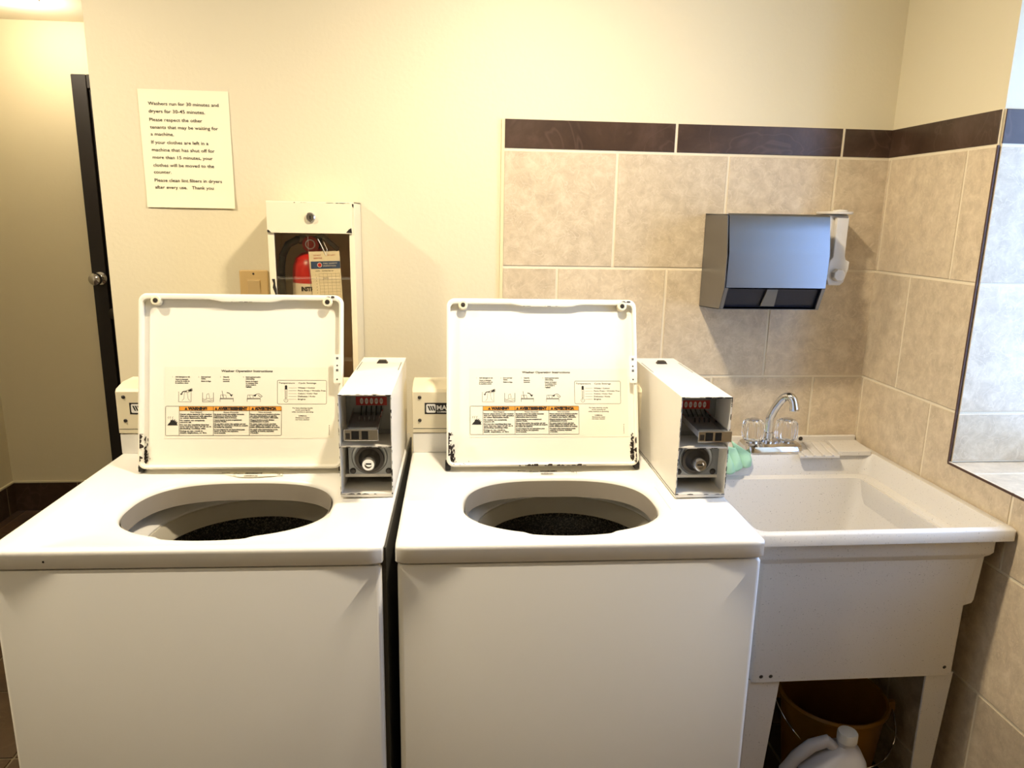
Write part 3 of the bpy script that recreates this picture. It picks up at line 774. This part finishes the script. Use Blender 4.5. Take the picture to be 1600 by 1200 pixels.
    for x in (a + .004, b - .007): mb.rect(F, x, x + .0014, vf + .23, vb - .06, 'chip', .0006)
    F = frame((a, 0, 0), (0, -1, 0), (0, 0, 1))
    mb.rect(F, -vb + .02, -vf, z0 - .001, z0 + .0006, 'chip', .0006)
    mb.build('paint_chips', bx, weld=False, smooth=False)
    mb = MB(); hx = u0 + .052; mb.prism([(hx - .013, zt), (hx - .008, zt + .007), (hx + .008, zt + .007), (hx + .013, zt)], 'xz', vb - .075, vb - .060, 'darkmetal')
    mb.build('hatch_latch', bx, bevel=.001)
    if torn:
        mb = MB(); F = frame((0, 0, 0), (1, 0, 0), (0, 0, 1)); blob(mb, F, .098, .921, .0022, .0028, rnd, 'chip', .0006); mb.build('paint_chip', cov, weld=False, smooth=False)
    return t0
washer((-.75582, -.82413), -.02124, 'left coin washer, lid open, standing below the fire extinguisher cabinet', 13, .093, 3, True)
washer((-.08975, -.83643), -.01283, 'right coin washer, lid open, standing beside the utility sink', 18, .083, 8, False)

# ------------------------------------------------------------------ utility sink
def utility_sink():
    t = empty('utility_sink', (.90, -.33, 0), 0, 'speckled off-white utility sink on tapered legs in the tiled corner', 'sink')
    O = Matrix.Translation((-.90, .33, 0))
    x0, x1, yf, yb, zr = .614, 1.197, -.655, -.0065, .862
    mb = MB(O)
    # rings: outer bottom of lip -> outer top -> inner top -> basin
    def rg(a, b, c, d, z, r=.012): return [(x, y, z) for x, y in rrect(a, b, c, d, r, 4)]
    rings = [rg(x0 + .03, x1 - .028, yf + .022, yb - .002, .836), rg(x0, x1, yf, yb, .836), rg(x0, x1, yf, yb, .858), rg(x0 + .004, x1 - .004, yf + .004, yb - .003, zr)]
    ix0, ix1, iyf, iyb = .640, 1.172, -.634, -.142
    rings += [rg(ix0 - .004, ix1 + .003, iyf - .004, iyb + .004, zr, .022), rg(ix0, ix1, iyf, iyb, zr - .005, .02), rg(ix0 + .008, ix1 - .010, iyf + .006, iyb - .008, .805, .03),
              rg(ix0 + .018, ix1 - .030, iyf + .018, iyb - .026, .800, .032), rg(ix0 + .05, ix1 - .085, iyf + .07, iyb - .06, .54, .05), rg(ix0 + .08, ix1 - .11, iyf + .10, iyb - .09, .522, .05)]
    mb.loft(rings, 'sink', False, True)
    basin = mb.build('basin', t, sharp=50)
    # outside of the tub
    mb = MB(O)
    a0 = x0 + .028
    rings = [rg(a0, 1.172, yf + .020, -.02, .837), rg(a0, 1.172, yf + .020, -.02, .800), rg(a0, 1.168, yf + .024, -.02, .793), rg(a0 + .012, 1.147, yf + .032, -.02, .782), rg(a0 + .014, 1.139, yf + .034, -.022, .710),
             rg(a0 + .014, 1.135, yf + .035, -.022, .675), rg(a0 + .026, 1.143, yf + .048, -.03, .488)]
    mb.loft(rings, 'sink', False, False)
    mb.prism([(1.130, .80), (1.160, .79), (1.152, .682), (1.148, .674), (1.128, .668)], 'xz', -.618, -.05, 'sink')
    ap = mb.build('apron', t, sharp=30)
    # deck details
    mb = MB(O); mb.box(x0, x1, -.018, yb, .858, .876, 'sink'); mb.build('backsplash_lip', t, bevel=.003)
    mb = MB(O)
    mb.prism([(.955, -.168), (1.068, -.168), (1.090, -.045), (.990, -.045)], 'xy', .858, .8655, 'sink')
    for k in range(4):
        a = .968 + k * .026
        mb.loft([[(a + dx + sh, y, .8655 + dz) for dx, dz in ((-.004, 0), (-.002, .004), (.002, .004), (.004, 0))] for y, sh in ((-.172, 0), (-.05, .026))], 'sink')
    mb.prism([(1.072, -.150), (1.168, -.150), (1.182, -.045), (1.096, -.045)], 'xy', .858, .871, 'sink')
    mb.build('drainboard', t, bevel=.002)
    # legs
    def leg(xa, xb, xc, xd, yy, dy):
        mb = MB(O); z1, z0 = .492, 0
        out = lambda l, r, z, y: [(l, y, z), (r, y, z), (r, y + .006 * dy, z), (l, y + .006 * dy, z)]
        mb.loft([out(xa, xb, z1, yy), out(xc, xd, z0, yy + .03 * dy * .6)], 'sink')
        s_ = xb if xa > .9 else xa; e = xd if xa > .9 else xc; q = -.006 if xa > .9 else .006
        mb.loft([[(s_, yy, z1), (s_ + q, yy, z1), (s_ + q, yy + .06 * dy, z1), (s_, yy + .06 * dy, z1)], [(e, yy + .018 * dy, 0), (e + q, yy + .018 * dy, 0), (e + q, yy + .05 * dy, 0), (e, yy + .05 * dy, 0)]], 'sink')
        mb.build('leg', t, bevel=.0015)
    leg(1.082, 1.146, 1.098, 1.132, -.602, 1); leg(.664, .738, .672, .712, -.602, 1)
    leg(1.082, 1.146, 1.098, 1.132, -.042, -1); leg(.664, .738, .672, .712, -.042, -1)
    for x, z in ((1.118, .510), (.690, .503), (.712, .503)):
        mb = MB(O); mb.lathe([(.0052, 0), (.0052, .0015), (.0035, .003), (.0005, .0034)], (x, -.6058 - (z - .5) * .04, z), 'darkmetal', 16, 'y'); mb.build('screw', t)
    mb = MB(O); mb.lathe([(.006, 0), (.006, .0015), (.003, .002), (.0005, .0022)], (1.028, -.018, .868), 'darkmetal', 16, 'y'); mb.build('screw', t)
    # faucet
    mb = MB(O); n = rrect(.818, .984, -.140, -.050, .02, 5)
    mb.loft([[(x, y, .8605) for x, y in n], [(x, y, .868) for x, y in n], [(.901 + (x - .901) * .95, -.095 + (y + .095) * .88, .880) for x, y in n], [(.901 + (x - .901) * .86, -.095 + (y + .095) * .68, .886) for x, y in n]], 'chrome')
    fc = mb.build('faucet', t, sharp=30)
    mb = MB(O); mb.lathe([(.019, .885), (.019, .892), (.015, .896), (.0145, .912), (.0115, .914)], (.893, -.095, 0), 'chrome', 24)
    P = [Vector((.893, -.095, .910)), Vector((.892, -.096, .945)), Vector((.894, -.102, .965)), Vector((.900, -.112, .990)), Vector((.906, -.124, 1.010)), Vector((.912, -.134, 1.022)), Vector((.918, -.145, 1.026)), Vector((.924, -.154, 1.020)), Vector((.927, -.159, 1.006)), Vector((.928, -.161, .990))]
    Q = []
    for i in range(len(P) - 1):
        a, b, c, d = P[max(i - 1, 0)], P[i], P[i + 1], P[min(i + 2, len(P) - 1)]
        for k in range(4):
            s_ = k / 4; Q.append(.5 * ((2 * b) + (-a + c) * s_ + (2 * a - 5 * b + 4 * c - d) * s_ ** 2 + (-a + 3 * b - 3 * c + d) * s_ ** 3))
    Q.append(P[-1]); rr_ = [.0115] * (len(Q) - 5) + [.0118, .0125, .013, .013, .0125]
    mb.tube(Q, rr_, 'chrome', 20); mb.build('spout', fc)
    for hx in (.850, .946):
        mb = MB(O); seg = 96; prof = [(.017, .889), (.026, .893), (.0295, .905), (.0295, .925), (.027, .940), (.021, .946)]
        rings = []
        for r_, h in prof:
            rings.append([(hx + r_ * (1 + .06 * math.cos(12 * 2 * PI * i / seg)) * math.cos(2 * PI * i / seg), -.092 + r_ * (1 + .06 * math.cos(12 * 2 * PI * i / seg)) * math.sin(2 * PI * i / seg), h) for i in range(seg)])
        mb.loft(rings, 'acryl'); kn = mb.build('knob', fc)
        mb = MB(O); mb.lathe([(.014, .9463), (.014, .949), (.010, .951), (.0005, .9512)], (hx, -.092, 0), 'chrome', 20); mb.build('knob_cap', fc)
        mb = MB(O); mb.lathe([(.022, .8855), (.022, .8885)], (hx, -.092, 0), 'chrome', 24); mb.build('knob_base', fc)
utility_sink()

# ------------------------------------------------------------------ green cloth
mb = MB()
def flap(tl, tr, br, bl, y0, bulge, curl, n=14):
    rows = []
    for j in range(n + 1):
        v = j / n; row = []
        for i in range(n + 1):
            u = i / n
            x = (tl[0] * (1 - u) + tr[0] * u) * (1 - v) + (bl[0] * (1 - u) + br[0] * u) * v
            z = (tl[1] * (1 - u) + tr[1] * u) * (1 - v) + (bl[1] * (1 - u) + br[1] * u) * v
            z -= .007 * math.sin(PI * u) * v ** 2
            y = y0 - bulge * math.sin(PI * u ** 1.2) * (.35 + .65 * v) - .003 * math.sin(7 * v + 5 * u)
            if u > .8: x -= curl * ((u - .8) / .2) ** 2; y += curl * .8 * ((u - .8) / .2)
            row.append((x, y, z))
        rows.append(row)
    mb.loft(rows, 'cloth', False, False, closed=False)
flap((.764, .906), (.832, .862), (.834, .838), (.784, .838), -.152, .010, .010)
flap((.735, .900), (.782, .886), (.806, .842), (.742, .828), -.163, .018, .014)
flap((.728, .886), (.752, .880), (.780, .834), (.735, .826), -.176, .012, .008)
# part lying on the sink deck
mb.loft([[(.655, -.10, .868), (.70, -.12, .872), (.76, -.145, .876), (.782, -.150, .892)], [(.655, -.06, .866), (.70, -.08, .869), (.75, -.10, .872), (.79, -.11, .868)]], 'cloth', False, False, closed=False)
c = mb.build('cleaning_cloth', solid=.0022, sharp=80)
tag(c, 'crumpled green cloth hanging over the back edge of the sink', 'cloth')

# ------------------------------------------------------------------ bucket and jug
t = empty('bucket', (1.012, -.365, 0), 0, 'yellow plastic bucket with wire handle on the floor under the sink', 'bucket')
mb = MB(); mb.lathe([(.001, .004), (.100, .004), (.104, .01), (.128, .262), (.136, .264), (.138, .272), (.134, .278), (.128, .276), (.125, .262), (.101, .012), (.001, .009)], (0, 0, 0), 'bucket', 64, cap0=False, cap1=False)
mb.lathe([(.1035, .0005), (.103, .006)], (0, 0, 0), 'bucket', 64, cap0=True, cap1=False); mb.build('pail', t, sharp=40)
mb = MB(); A = []
for i in range(25):
    a = PI * i / 24; A.append((.147 * math.cos(a) * math.cos(R(15)), -.147 * math.cos(a) * math.sin(R(15)) - .135 * math.sin(a) * .92, .258 - .11 * math.sin(a)))
mb.tube(A, .0022, 'chrome', 8); mb.build('handle', t)
for s_ in (1, -1):
    mb = MB(); mb.box(s_ * .130 if s_ > 0 else -.154, .154 if s_ > 0 else -.130, -.008, .008, .245, .272, 'bucket'); o = mb.build('handle_lug', t, bevel=.002); o.rotation_euler = (0, 0, -R(15))

t = empty('plastic_jug', (.889, -.572, 0), R(-8), 'milky white plastic jug with white cap standing before the bucket', 'jug')
mb = MB()
mb.T = Matrix.Diagonal((1, 1, 1.09, 1))
def jr(x0, x1, y, z, r): return [(p, q, z) for p, q in rrect(x0, x1, -y, y, r, 5)]
mb.loft([jr(-.082, .082, .050, .002, .02), jr(-.088, .088, .055, .010, .022), jr(-.088, .088, .055, .150, .024), jr(-.084, .088, .055, .185, .026), jr(-.060, .086, .052, .215, .028), jr(-.025, .082, .046, .243, .03), jr(.008, .072, .032, .262, .025), jr(.020, .062, .021, .270, .02), jr(.021, .061, .020, .284, .0195)], 'jug')
jb = mb.build('jug_body', t, sharp=50)
mb = MB(Matrix.Diagonal((1, 1, 1.09, 1))); mb.tube([(.018, 0, .257), (-.005, 0, .275), (-.038, 0, .262), (-.070, 0, .232), (-.093, 0, .196), (-.094, 0, .160), (-.082, 0, .135)], [.013, .014, .015, .015, .015, .015, .013], 'jug', 14); mb.build('jug_handle', t)
mb = MB(Matrix.Diagonal((1, 1, 1.09, 1))); seg = 48; rings = [[(.041 + r_ * (1 + .012 * (i % 2)) * math.cos(2 * PI * i / seg), r_ * (1 + .012 * (i % 2)) * math.sin(2 * PI * i / seg), h) for i in range(seg)] for r_, h in ((.0225, .280), (.0225, .298), (.0205, .301))]
mb.loft(rings, 'cap'); mb.build('cap', t)

# ------------------------------------------------------------------ paper towel dispenser
t = empty('paper_towel_dispenser', (.831, -.0075, 1.25), 0, 'brushed steel paper towel dispenser on the beige tiles', 'towel dispenser')
O = Matrix.Translation((-.831, .0075, -1.25)); xa, xb = .698, .965
side = [(-.0078, 1.252), (-.158, 1.262), (-.183, 1.319), (-.184, 1.400), (-.168, 1.498), (-.0078, 1.503)]
mb = MB(O)
mb.prism(side, 'yz', xa, xa + .002, 'steel'); mb.prism(side, 'yz', xb - .002, xb, 'steel')
mb.box(xa, xb, -.165, -.0078, 1.4995, 1.5015, 'steel'); mb.box(xa, xb, -.010, -.0078, 1.252, 1.50, 'steel')
mb.prism([(-.0078, 1.252), (-.158, 1.262), (-.158, 1.2635), (-.0078, 1.2535)], 'yz', xa, xb, 'darkmetal')
body = mb.build('housing', t, weld=False)
mb = MB(O); n = 10; pr = []
cv = [(-.155, 1.5035), (-.166, 1.502), (-.1695, 1.497), (-.1765, 1.46), (-.1830, 1.43), (-.1870, 1.412), (-.1880, 1.402), (-.1865, 1.36), (-.1840, 1.320)]
mb.loft([[(x, y, z) for y, z in cv + [(y + .0025, z) for y, z in cv[::-1]]] for x in (xa + .004, xb - .001)], 'steel'); mb.build('front_cover', t, sharp=60)
mb = MB(O); mb.prism([(-.0102, 1.316), (-.172, 1.316), (-.149, 1.267), (-.0102, 1.258)], 'yz', xa + .003, xb - .003, 'navy'); mb.build('towel_slot', t)
mb = MB(O); mb.loft([[(.813, y, 1.316), (.842, y, 1.316), (.844, y + .020, 1.270), (.808, y + .020, 1.270)] for y in (-.1795, -.1735)], 'tab'); mb.build('towel_tab', t, bevel=.001)
for q in (xa + .001, xb - .010):
    mb = MB(O); mb.prism([(-.160, 1.263), (-.185, 1.319), (-.178, 1.319), (-.153, 1.263)], 'yz', q, q + .009, 'steel'); mb.build('slot_flange', t, weld=False)

# soap dispenser
t = empty('soap_dispenser', (1.03, -.0075, 1.33), 0, 'white plastic soap dispenser right of the steel towel dispenser', 'soap dispenser')
O = Matrix.Translation((-1.03, .0075, -1.33)); mb = MB(O)
mb.prism(rrect(1.000, 1.066, -.110, -.0078, .02, 4), 'xy', 1.5065, 1.5135, 'soap'); mb.lathe([(.02, 1.5135), (.019, 1.517), (.001, 1.519)], (1.035, -.085, 0), 'soap', 24); mb.build('top_plate', t, bevel=.002)
mb = MB(O)
out = [(1.0205, 1.499), (1.0545, 1.499), (1.054, 1.398), (1.058, 1.388), (1.069, 1.384), (1.068, 1.365), (1.058, 1.330), (1.050, 1.321), (1.016, 1.321), (1.010, 1.338), (1.010, 1.370), (1.013, 1.386), (1.021, 1.396)]
mb.prism(out, 'xz', -.1000, -.086, 'soap'); mb.build('push_lever', t, bevel=.003)
mb = MB(O); mb.lathe([(.0175, .0003), (.0175, .012), (.015, .0155), (.001, .0165)], (1.037, -.100, 1.349), 'soap', 8, 'y', a0=PI / 8); mb.build('button', t, bevel=.001)
mb = MB(O); mb.box(1.004, 1.062, -.0855, -.0078, 1.330, 1.506, 'soap'); mb.build('reservoir', t, bevel=.006)

# ------------------------------------------------------------------ extinguisher cabinet
t = empty('extinguisher_cabinet', (-.327, -.0005, .93), 0, 'white metal fire extinguisher cabinet with chipped corners on the cream wall', 'extinguisher cabinet')
O = Matrix.Translation((.327, .0005, -.93)); mb = MB(O); xa, xb, yf, z0, z1 = -.432, -.224, -.140, .930, 1.512
mb.box(xa, xa + .002, yf + .004, -.0005, z0, z1, 'cream'); mb.box(xb - .002, xb, yf + .004, -.0005, z0, z1, 'cream')
mb.box(xa, xb, yf + .004, -.0005, z1 - .002, z1, 'cream'); mb.box(xa, xb, yf + .004, -.0005, z0, z0 + .002, 'cream'); mb.box(xa, xb, -.003, -.0005, z0, z1, 'cream')
mb.build('housing', t, weld=False)
mb = MB(O); zw1, zw0 = 1.438, 1.02
mb.box(xa, xa + .0155, yf, yf + .004, z0, z1, 'cream'); mb.box(xb - .0135, xb, yf, yf + .004, z0, z1, 'cream'); mb.box(xa + .0155, xb - .0135, yf, yf + .004, z0, zw0, 'cream'); mb.box(xa + .0155, xb - .0135, yf, yf + .004, zw1, z1, 'cream')
mb.box(xa + .0005, xb - .006, yf - .004, yf - .0002, zw1 - .001, z1 - .002, 'cream')
door = mb.build('door', t, weld=False, bevel=.0008, seg=1)
mb = MB(O); mb.box(xa + .012, xb - .010, yf + .0042, yf + .0052, zw0 - .004, zw1 + .004, 'acrylpane'); mb.build('pane', door)
F = frame((0, yf - .001, 0), (1, 0, 0), (0, 0, 1)); mb = MB(O)
mb.line(F, (xa + .0155, 1.327), (xb - .0135, 1.327), .0007, 'rim', -.0026); mb.line(F, (-.337, zw1), (-.335, 1.30), .0006, 'rim', -.0026); mb.build('score_line', door, weld=False, smooth=False)
mb = MB(O); mb.lathe([(.0115, .0002), (.0115, .004), (.009, .0065), (.006, .0065), (.0058, .005), (.0005, .005)], (-.3275, yf - .004, 1.475), 'chrome', 24, 'y'); mb.box(-.3287, -.3263, yf - .0098, yf - .0092, 1.4705, 1.4795, 'black'); mb.build('lock', door)
mb = MB(O); rnd = random.Random(5); F1 = frame((0, yf - .004, 0), (1, 0, 0), (0, 0, 1)); F0 = frame((0, yf, 0), (1, 0, 0), (0, 0, 1))
n1 = .0005
mb.poly([F1 @ Vector((a, b, n1)) for a, b in ((xb - .006, zw1 + .001), (xb - .020, zw1 + .002), (xb - .013, zw1 + .010), (xb - .007, zw1 + .013))], 'chip')
mb.poly([F1 @ Vector((a, b, n1)) for a, b in ((xa + .001, zw1), (xa + .010, zw1), (xa + .004, zw1 + .006), (xa + .001, zw1 + .006))], 'chip')
mb.poly([F0 @ Vector((a, b, n1)) for a, b in ((xb - .005, z1 - .004), (xb - .0005, z1 - .004), (xb - .001, z1 - .014), (xb - .004, z1 - .010))], 'chip')
mb.poly([F0 @ Vector((a, b, n1)) for a, b in ((xa + .005, 1.326), (xa + .012, 1.326), (xa + .013, 1.310), (xa + .0155, 1.300), (xa + .0155, 1.283), (xa + .010, 1.280), (xa + .011, 1.290), (xa + .006, 1.305), (xa + .008, 1.315))], 'chip')
chips(mb, F1, (xa + .02, z1 - .0022), (xb - .01, z1 - .0022), .0018, rnd, .55, 'chip', n1, .009, -1)
FT = frame((0, 0, z1), (1, 0, 0), (0, 1, 0)); mb.rect(FT, xa + .03, xb - .03, yf + .004, yf + .007, 'chip', .0004)
mb.build('paint_chips', door, weld=False, smooth=False)

# extinguisher inside the cabinet
t = empty('fire_extinguisher', (-.333, -.072, .9325), 0, 'red fire extinguisher with inspection tag standing inside the glazed wall cabinet', 'fire extinguisher')
O = Matrix.Translation((.333, .072, -.9325)); cx, cy = -.333, -.072
mb = MB(O); mb.lathe([(.052, .9330), (.057, .938), (.057, 1.335), (.055, 1.355), (.047, 1.375), (.034, 1.386), (.018, 1.391), (.016, 1.398)], (cx, cy, 0), 'red', 48); mb.build('cylinder', t)
mb = MB(O); r_ = .0575; ang = [R(a) for a in range(-170, -9, 10)]
ring = lambda z, r=r_: [(cx + r * math.cos(a), cy + r * math.sin(a), z) for a in ang]
mb.loft([ring(1.150), ring(1.314)], 'label', False, False, closed=False)
lb = mb.build('cylinder_label', t)
mb = MB(O)
def wrap(s_, a0, z, h, w, m, bold=.03):
    v, p = text_geo(s_, bold); x0 = min(q[0] for q in v); x1 = max(q[0] for q in v); sx = w / (x1 - x0); sy = h / .69
    vs = []
    for q in v:
        a = R(a0) + (q[0] - x0) * sx / r_; vs.append(mb.v((cx + (r_ + .0006) * math.cos(a), cy + (r_ + .0006) * math.sin(a), z + q[1] * sy)))
    for f in p: mb.face([vs[i] for i in f], m)
wrap('INSTRUCTIONS', -118, 1.296, .0100, .082, 'ink', .05); wrap('dry chemical', -118, 1.276, .005, .026, 'ink'); wrap('PULL PIN', -118, 1.269, .004, .024, 'ink')
mb.build('label_print', lb, weld=False, smooth=False)
mb = MB(O); mb.lathe([(.016, 1.392), (.016, 1.408), (.012, 1.414), (.012, 1.428)], (cx, cy, 0), 'darkmetal', 24); mb.box(cx - .022, cx + .018, cy - .012, cy + .012, 1.412, 1.426, 'darkmetal'); mb.build('valve', t, bevel=.001)
mb = MB(O); mb.prism([(cx + .004, 1.430), (cx + .020, 1.436), (cx + .062, 1.400), (cx + .056, 1.392), (cx + .018, 1.424), (cx + .004, 1.420)], 'xz', cy - .009, cy + .009, 'steel'); mb.build('carry_handle', t, bevel=.001)
mb = MB(O); mb.lathe([(.020, 0), (.020, .008), (.018, .010), (.0005, .0102)], (cx - .006, cy - .016, 1.409), 'plaque', 28, 'y')
mb.lathe([(.0125, .0104), (.0005, .0106)], (cx - .006, cy - .016, 1.409), 'whiteprint', 28, 'y'); mb.lathe([(.0095, .0108), (.0005, .011)], (cx - .006, cy - .016, 1.409), 'plaque', 28, 'y'); mb.build('pressure_gauge', t)
mb = MB(O); mb.tube([(cx - .020, cy - .002, 1.419), (cx - .040, cy - .010, 1.420), (cx - .062, cy - .014, 1.408), (cx - .077, cy - .014, 1.380), (cx - .083, cy - .012, 1.340), (cx - .083, cy - .008, 1.25), (cx - .078, cy - .004, 1.12), (cx - .072, cy, 1.02)], .0095, 'black', 14); mb.build('hose', t)
mb = MB(O); mb.tube([(cx - .022, cy - .003, 1.4195), (cx - .036, cy - .0085, 1.4205)], .0115, 'galv', 14); mb.build('hose_ferrule', t)
mb = MB(O); F = frame((cx + .003, cy - .0615, 1.275), (1, .0, 0), (.0, 0, 1)) @ Matrix.Rotation(R(2), 4, 'Z')
F = F @ Matrix.Translation((0, 0, 0))
tz = Matrix.Translation((0, 0, 0)); TW_, TH_ = .071, .118
p = [(0, -.03), (TW_, -.03), (TW_, TH_), (-.004, TH_), (-.002, .06)]
mb.loft([[tuple(F @ Vector((a, b, n))) for a, b in p] for n in (0, .0005)], 'paper'); tg = mb.build('inspection_tag', t)
mb = MB(O); mb.rect(F, .0, TW_ - .0002, .076, .094, 'blue', .0009); mb.text('FIRE SAFETY', F, .030, .087, .0035, 'whiteprint', w=.034, n=.0012); mb.text('INSPECTION', F, .030, .081, .0035, 'whiteprint', w=.030, n=.0012)
mb.poly([F @ Vector((.021 + .006 * math.cos(a), .085 + .006 * math.sin(a), .0012)) for a in [2 * PI * i / 16 for i in range(16)]], 'whiteprint'); mb.poly([F @ Vector((.021 + .0045 * math.cos(a), .085 + .0045 * math.sin(a), .0014)) for a in [2 * PI * i / 16 for i in range(16)]], 'plaque')
mb.text('DO NOT', F, .008, .107, .0035, 'plaque', w=.018, n=.0009); mb.text('REMOVE', F, .008, .100, .0035, 'plaque', w=.020, n=.0009); mb.text('BY LAW', F, .042, .107, .0035, 'plaque', w=.018, n=.0009)
mb.text('DATE', F, .010, .069, .003, 'ink', w=.010, n=.0009); mb.text('INSPECTED BY', F, .026, .069, .003, 'ink', w=.028, n=.0009)
for i in range(12): mb.line(F, (.018, .064 - i * .0075), (.068, .064 - i * .0075), .0004, 'rim', .0009); mb.text(str(i + 1), F, .010, .060 - i * .0075, .003, 'ink', n=.0009)
for i in range(6): mb.line(F, (.018 + i * .010, .064), (.018 + i * .010, -.02), .0004, 'rim', .0009)
mb.text('2023', F, .026, .050, .005, 'rim', n=.0009); mb.build('tag_print', tg, weld=False, smooth=False)
mb = MB(O); mb.tube([F @ Vector((.038, TH_ - .01, .001)), F @ Vector((.030, TH_ + .012, .002)), F @ Vector((.022, TH_ + .03, .004))], .0008, 'whiteprint', 6); mb.tube([F @ Vector((.038, TH_ - .01, .001)), F @ Vector((.042, TH_ + .004, .002)), F @ Vector((.034, TH_ + .022, -.004))], .0008, 'whiteprint', 6); mb.build('tag_string', tg, weld=False)

# ------------------------------------------------------------------ light switch
t = empty('light_switch', (-.5045, -.0003, 1.28), 0, 'almond rocker light switch left of the extinguisher cabinet', 'light switch')
mb = MB(); n = rrect(-.0365, .0365, -.057, .057, .004, 4)
mb.loft([[(x, -.0003, z) for x, z in n], [(x, -.004, z) for x, z in n], [(x * .93, -.0062, z * .955) for x, z in n]], 'almond'); pl = mb.build('wall_plate', t, sharp=25)
mb = MB(); mb.box(-.0185, .0185, -.0068, -.0055, -.034, .034, 'almond'); mb.prism([(-.0076, .0005), (-.0098, .0295), (-.0060, .0315), (-.0060, -.0315), (-.0076, -.0295)], 'yz', -.0155, .0155, 'almond2'); mb.build('rocker', t, bevel=.0006)
mb = MB(); mb.lathe([(.0028, 0), (.0028, .0008), (.0005, .0012)], (0, -.0062, .0475), 'darkmetal', 12, 'y'); mb.build('screw', t)

# ------------------------------------------------------------------ paper notice
t = empty('paper_notice', (-.649, -.0006, 1.634), 0, 'white printed paper notice about washer and dryer times on the cream wall', 'notice')
mb = MB(); nx, nz = 14, 18; g = []
def bow(u, v): return -.0008 - .0035 * max(0, (.18 - v) / .18) ** 2 * (1 - (2 * u - 1) ** 2 * .4) - .003 * max(0, (u - .85) / .15) ** 2 * (1 - v)
for j in range(nz + 1):
    row = []
    for i in range(nx + 1):
        u, v = i / nx, j / nz; row.append(mb.v((-.1085 + .217 * u, bow(u, v), -.1415 + .283 * v)))
    g.append(row)
for j in range(nz):
    for i in range(nx): mb.face([g[j][i], g[j][i + 1], g[j + 1][i + 1], g[j + 1][i]], 'paper')
mb.build('sheet', t)
mb = MB(); F = frame((0, -.0013, 0), (1, 0, 0), (0, 0, 1))
lines = [('Washers run for 30 minutes and', 1.7385, .169), ('dryers for 30-45 minutes.', 1.7205, .135), ('Please respect the other', 1.7005, .127), ('tenants that may be waiting for', 1.6830, .164), ('a machine.', 1.6665, .056), ('If your clothes are left in a', 1.6470, .138), ('machine that has shut off for', 1.6290, .152), ('more than 15 minutes, your', 1.6110, .146), ('clothes will be moved to the', 1.5920, .148), ('counter.', 1.5755, .043), ('Please clean lint filters in dryers', 1.5555, .165), ('after every use.   Thank you', 1.5385, .143)]
for s_, z, w in lines: mb.text(s_, F, -.0855, z - 1.634, .0078, 'ink', w=w, n=.0004, bold=.006)
mb.build('printed_text', t, weld=False, smooth=False)

for o in COL.objects:
    if o.name.split('.')[0] in ('rust_patches', 'paint_chips'): o['kind'] = 'stuff'
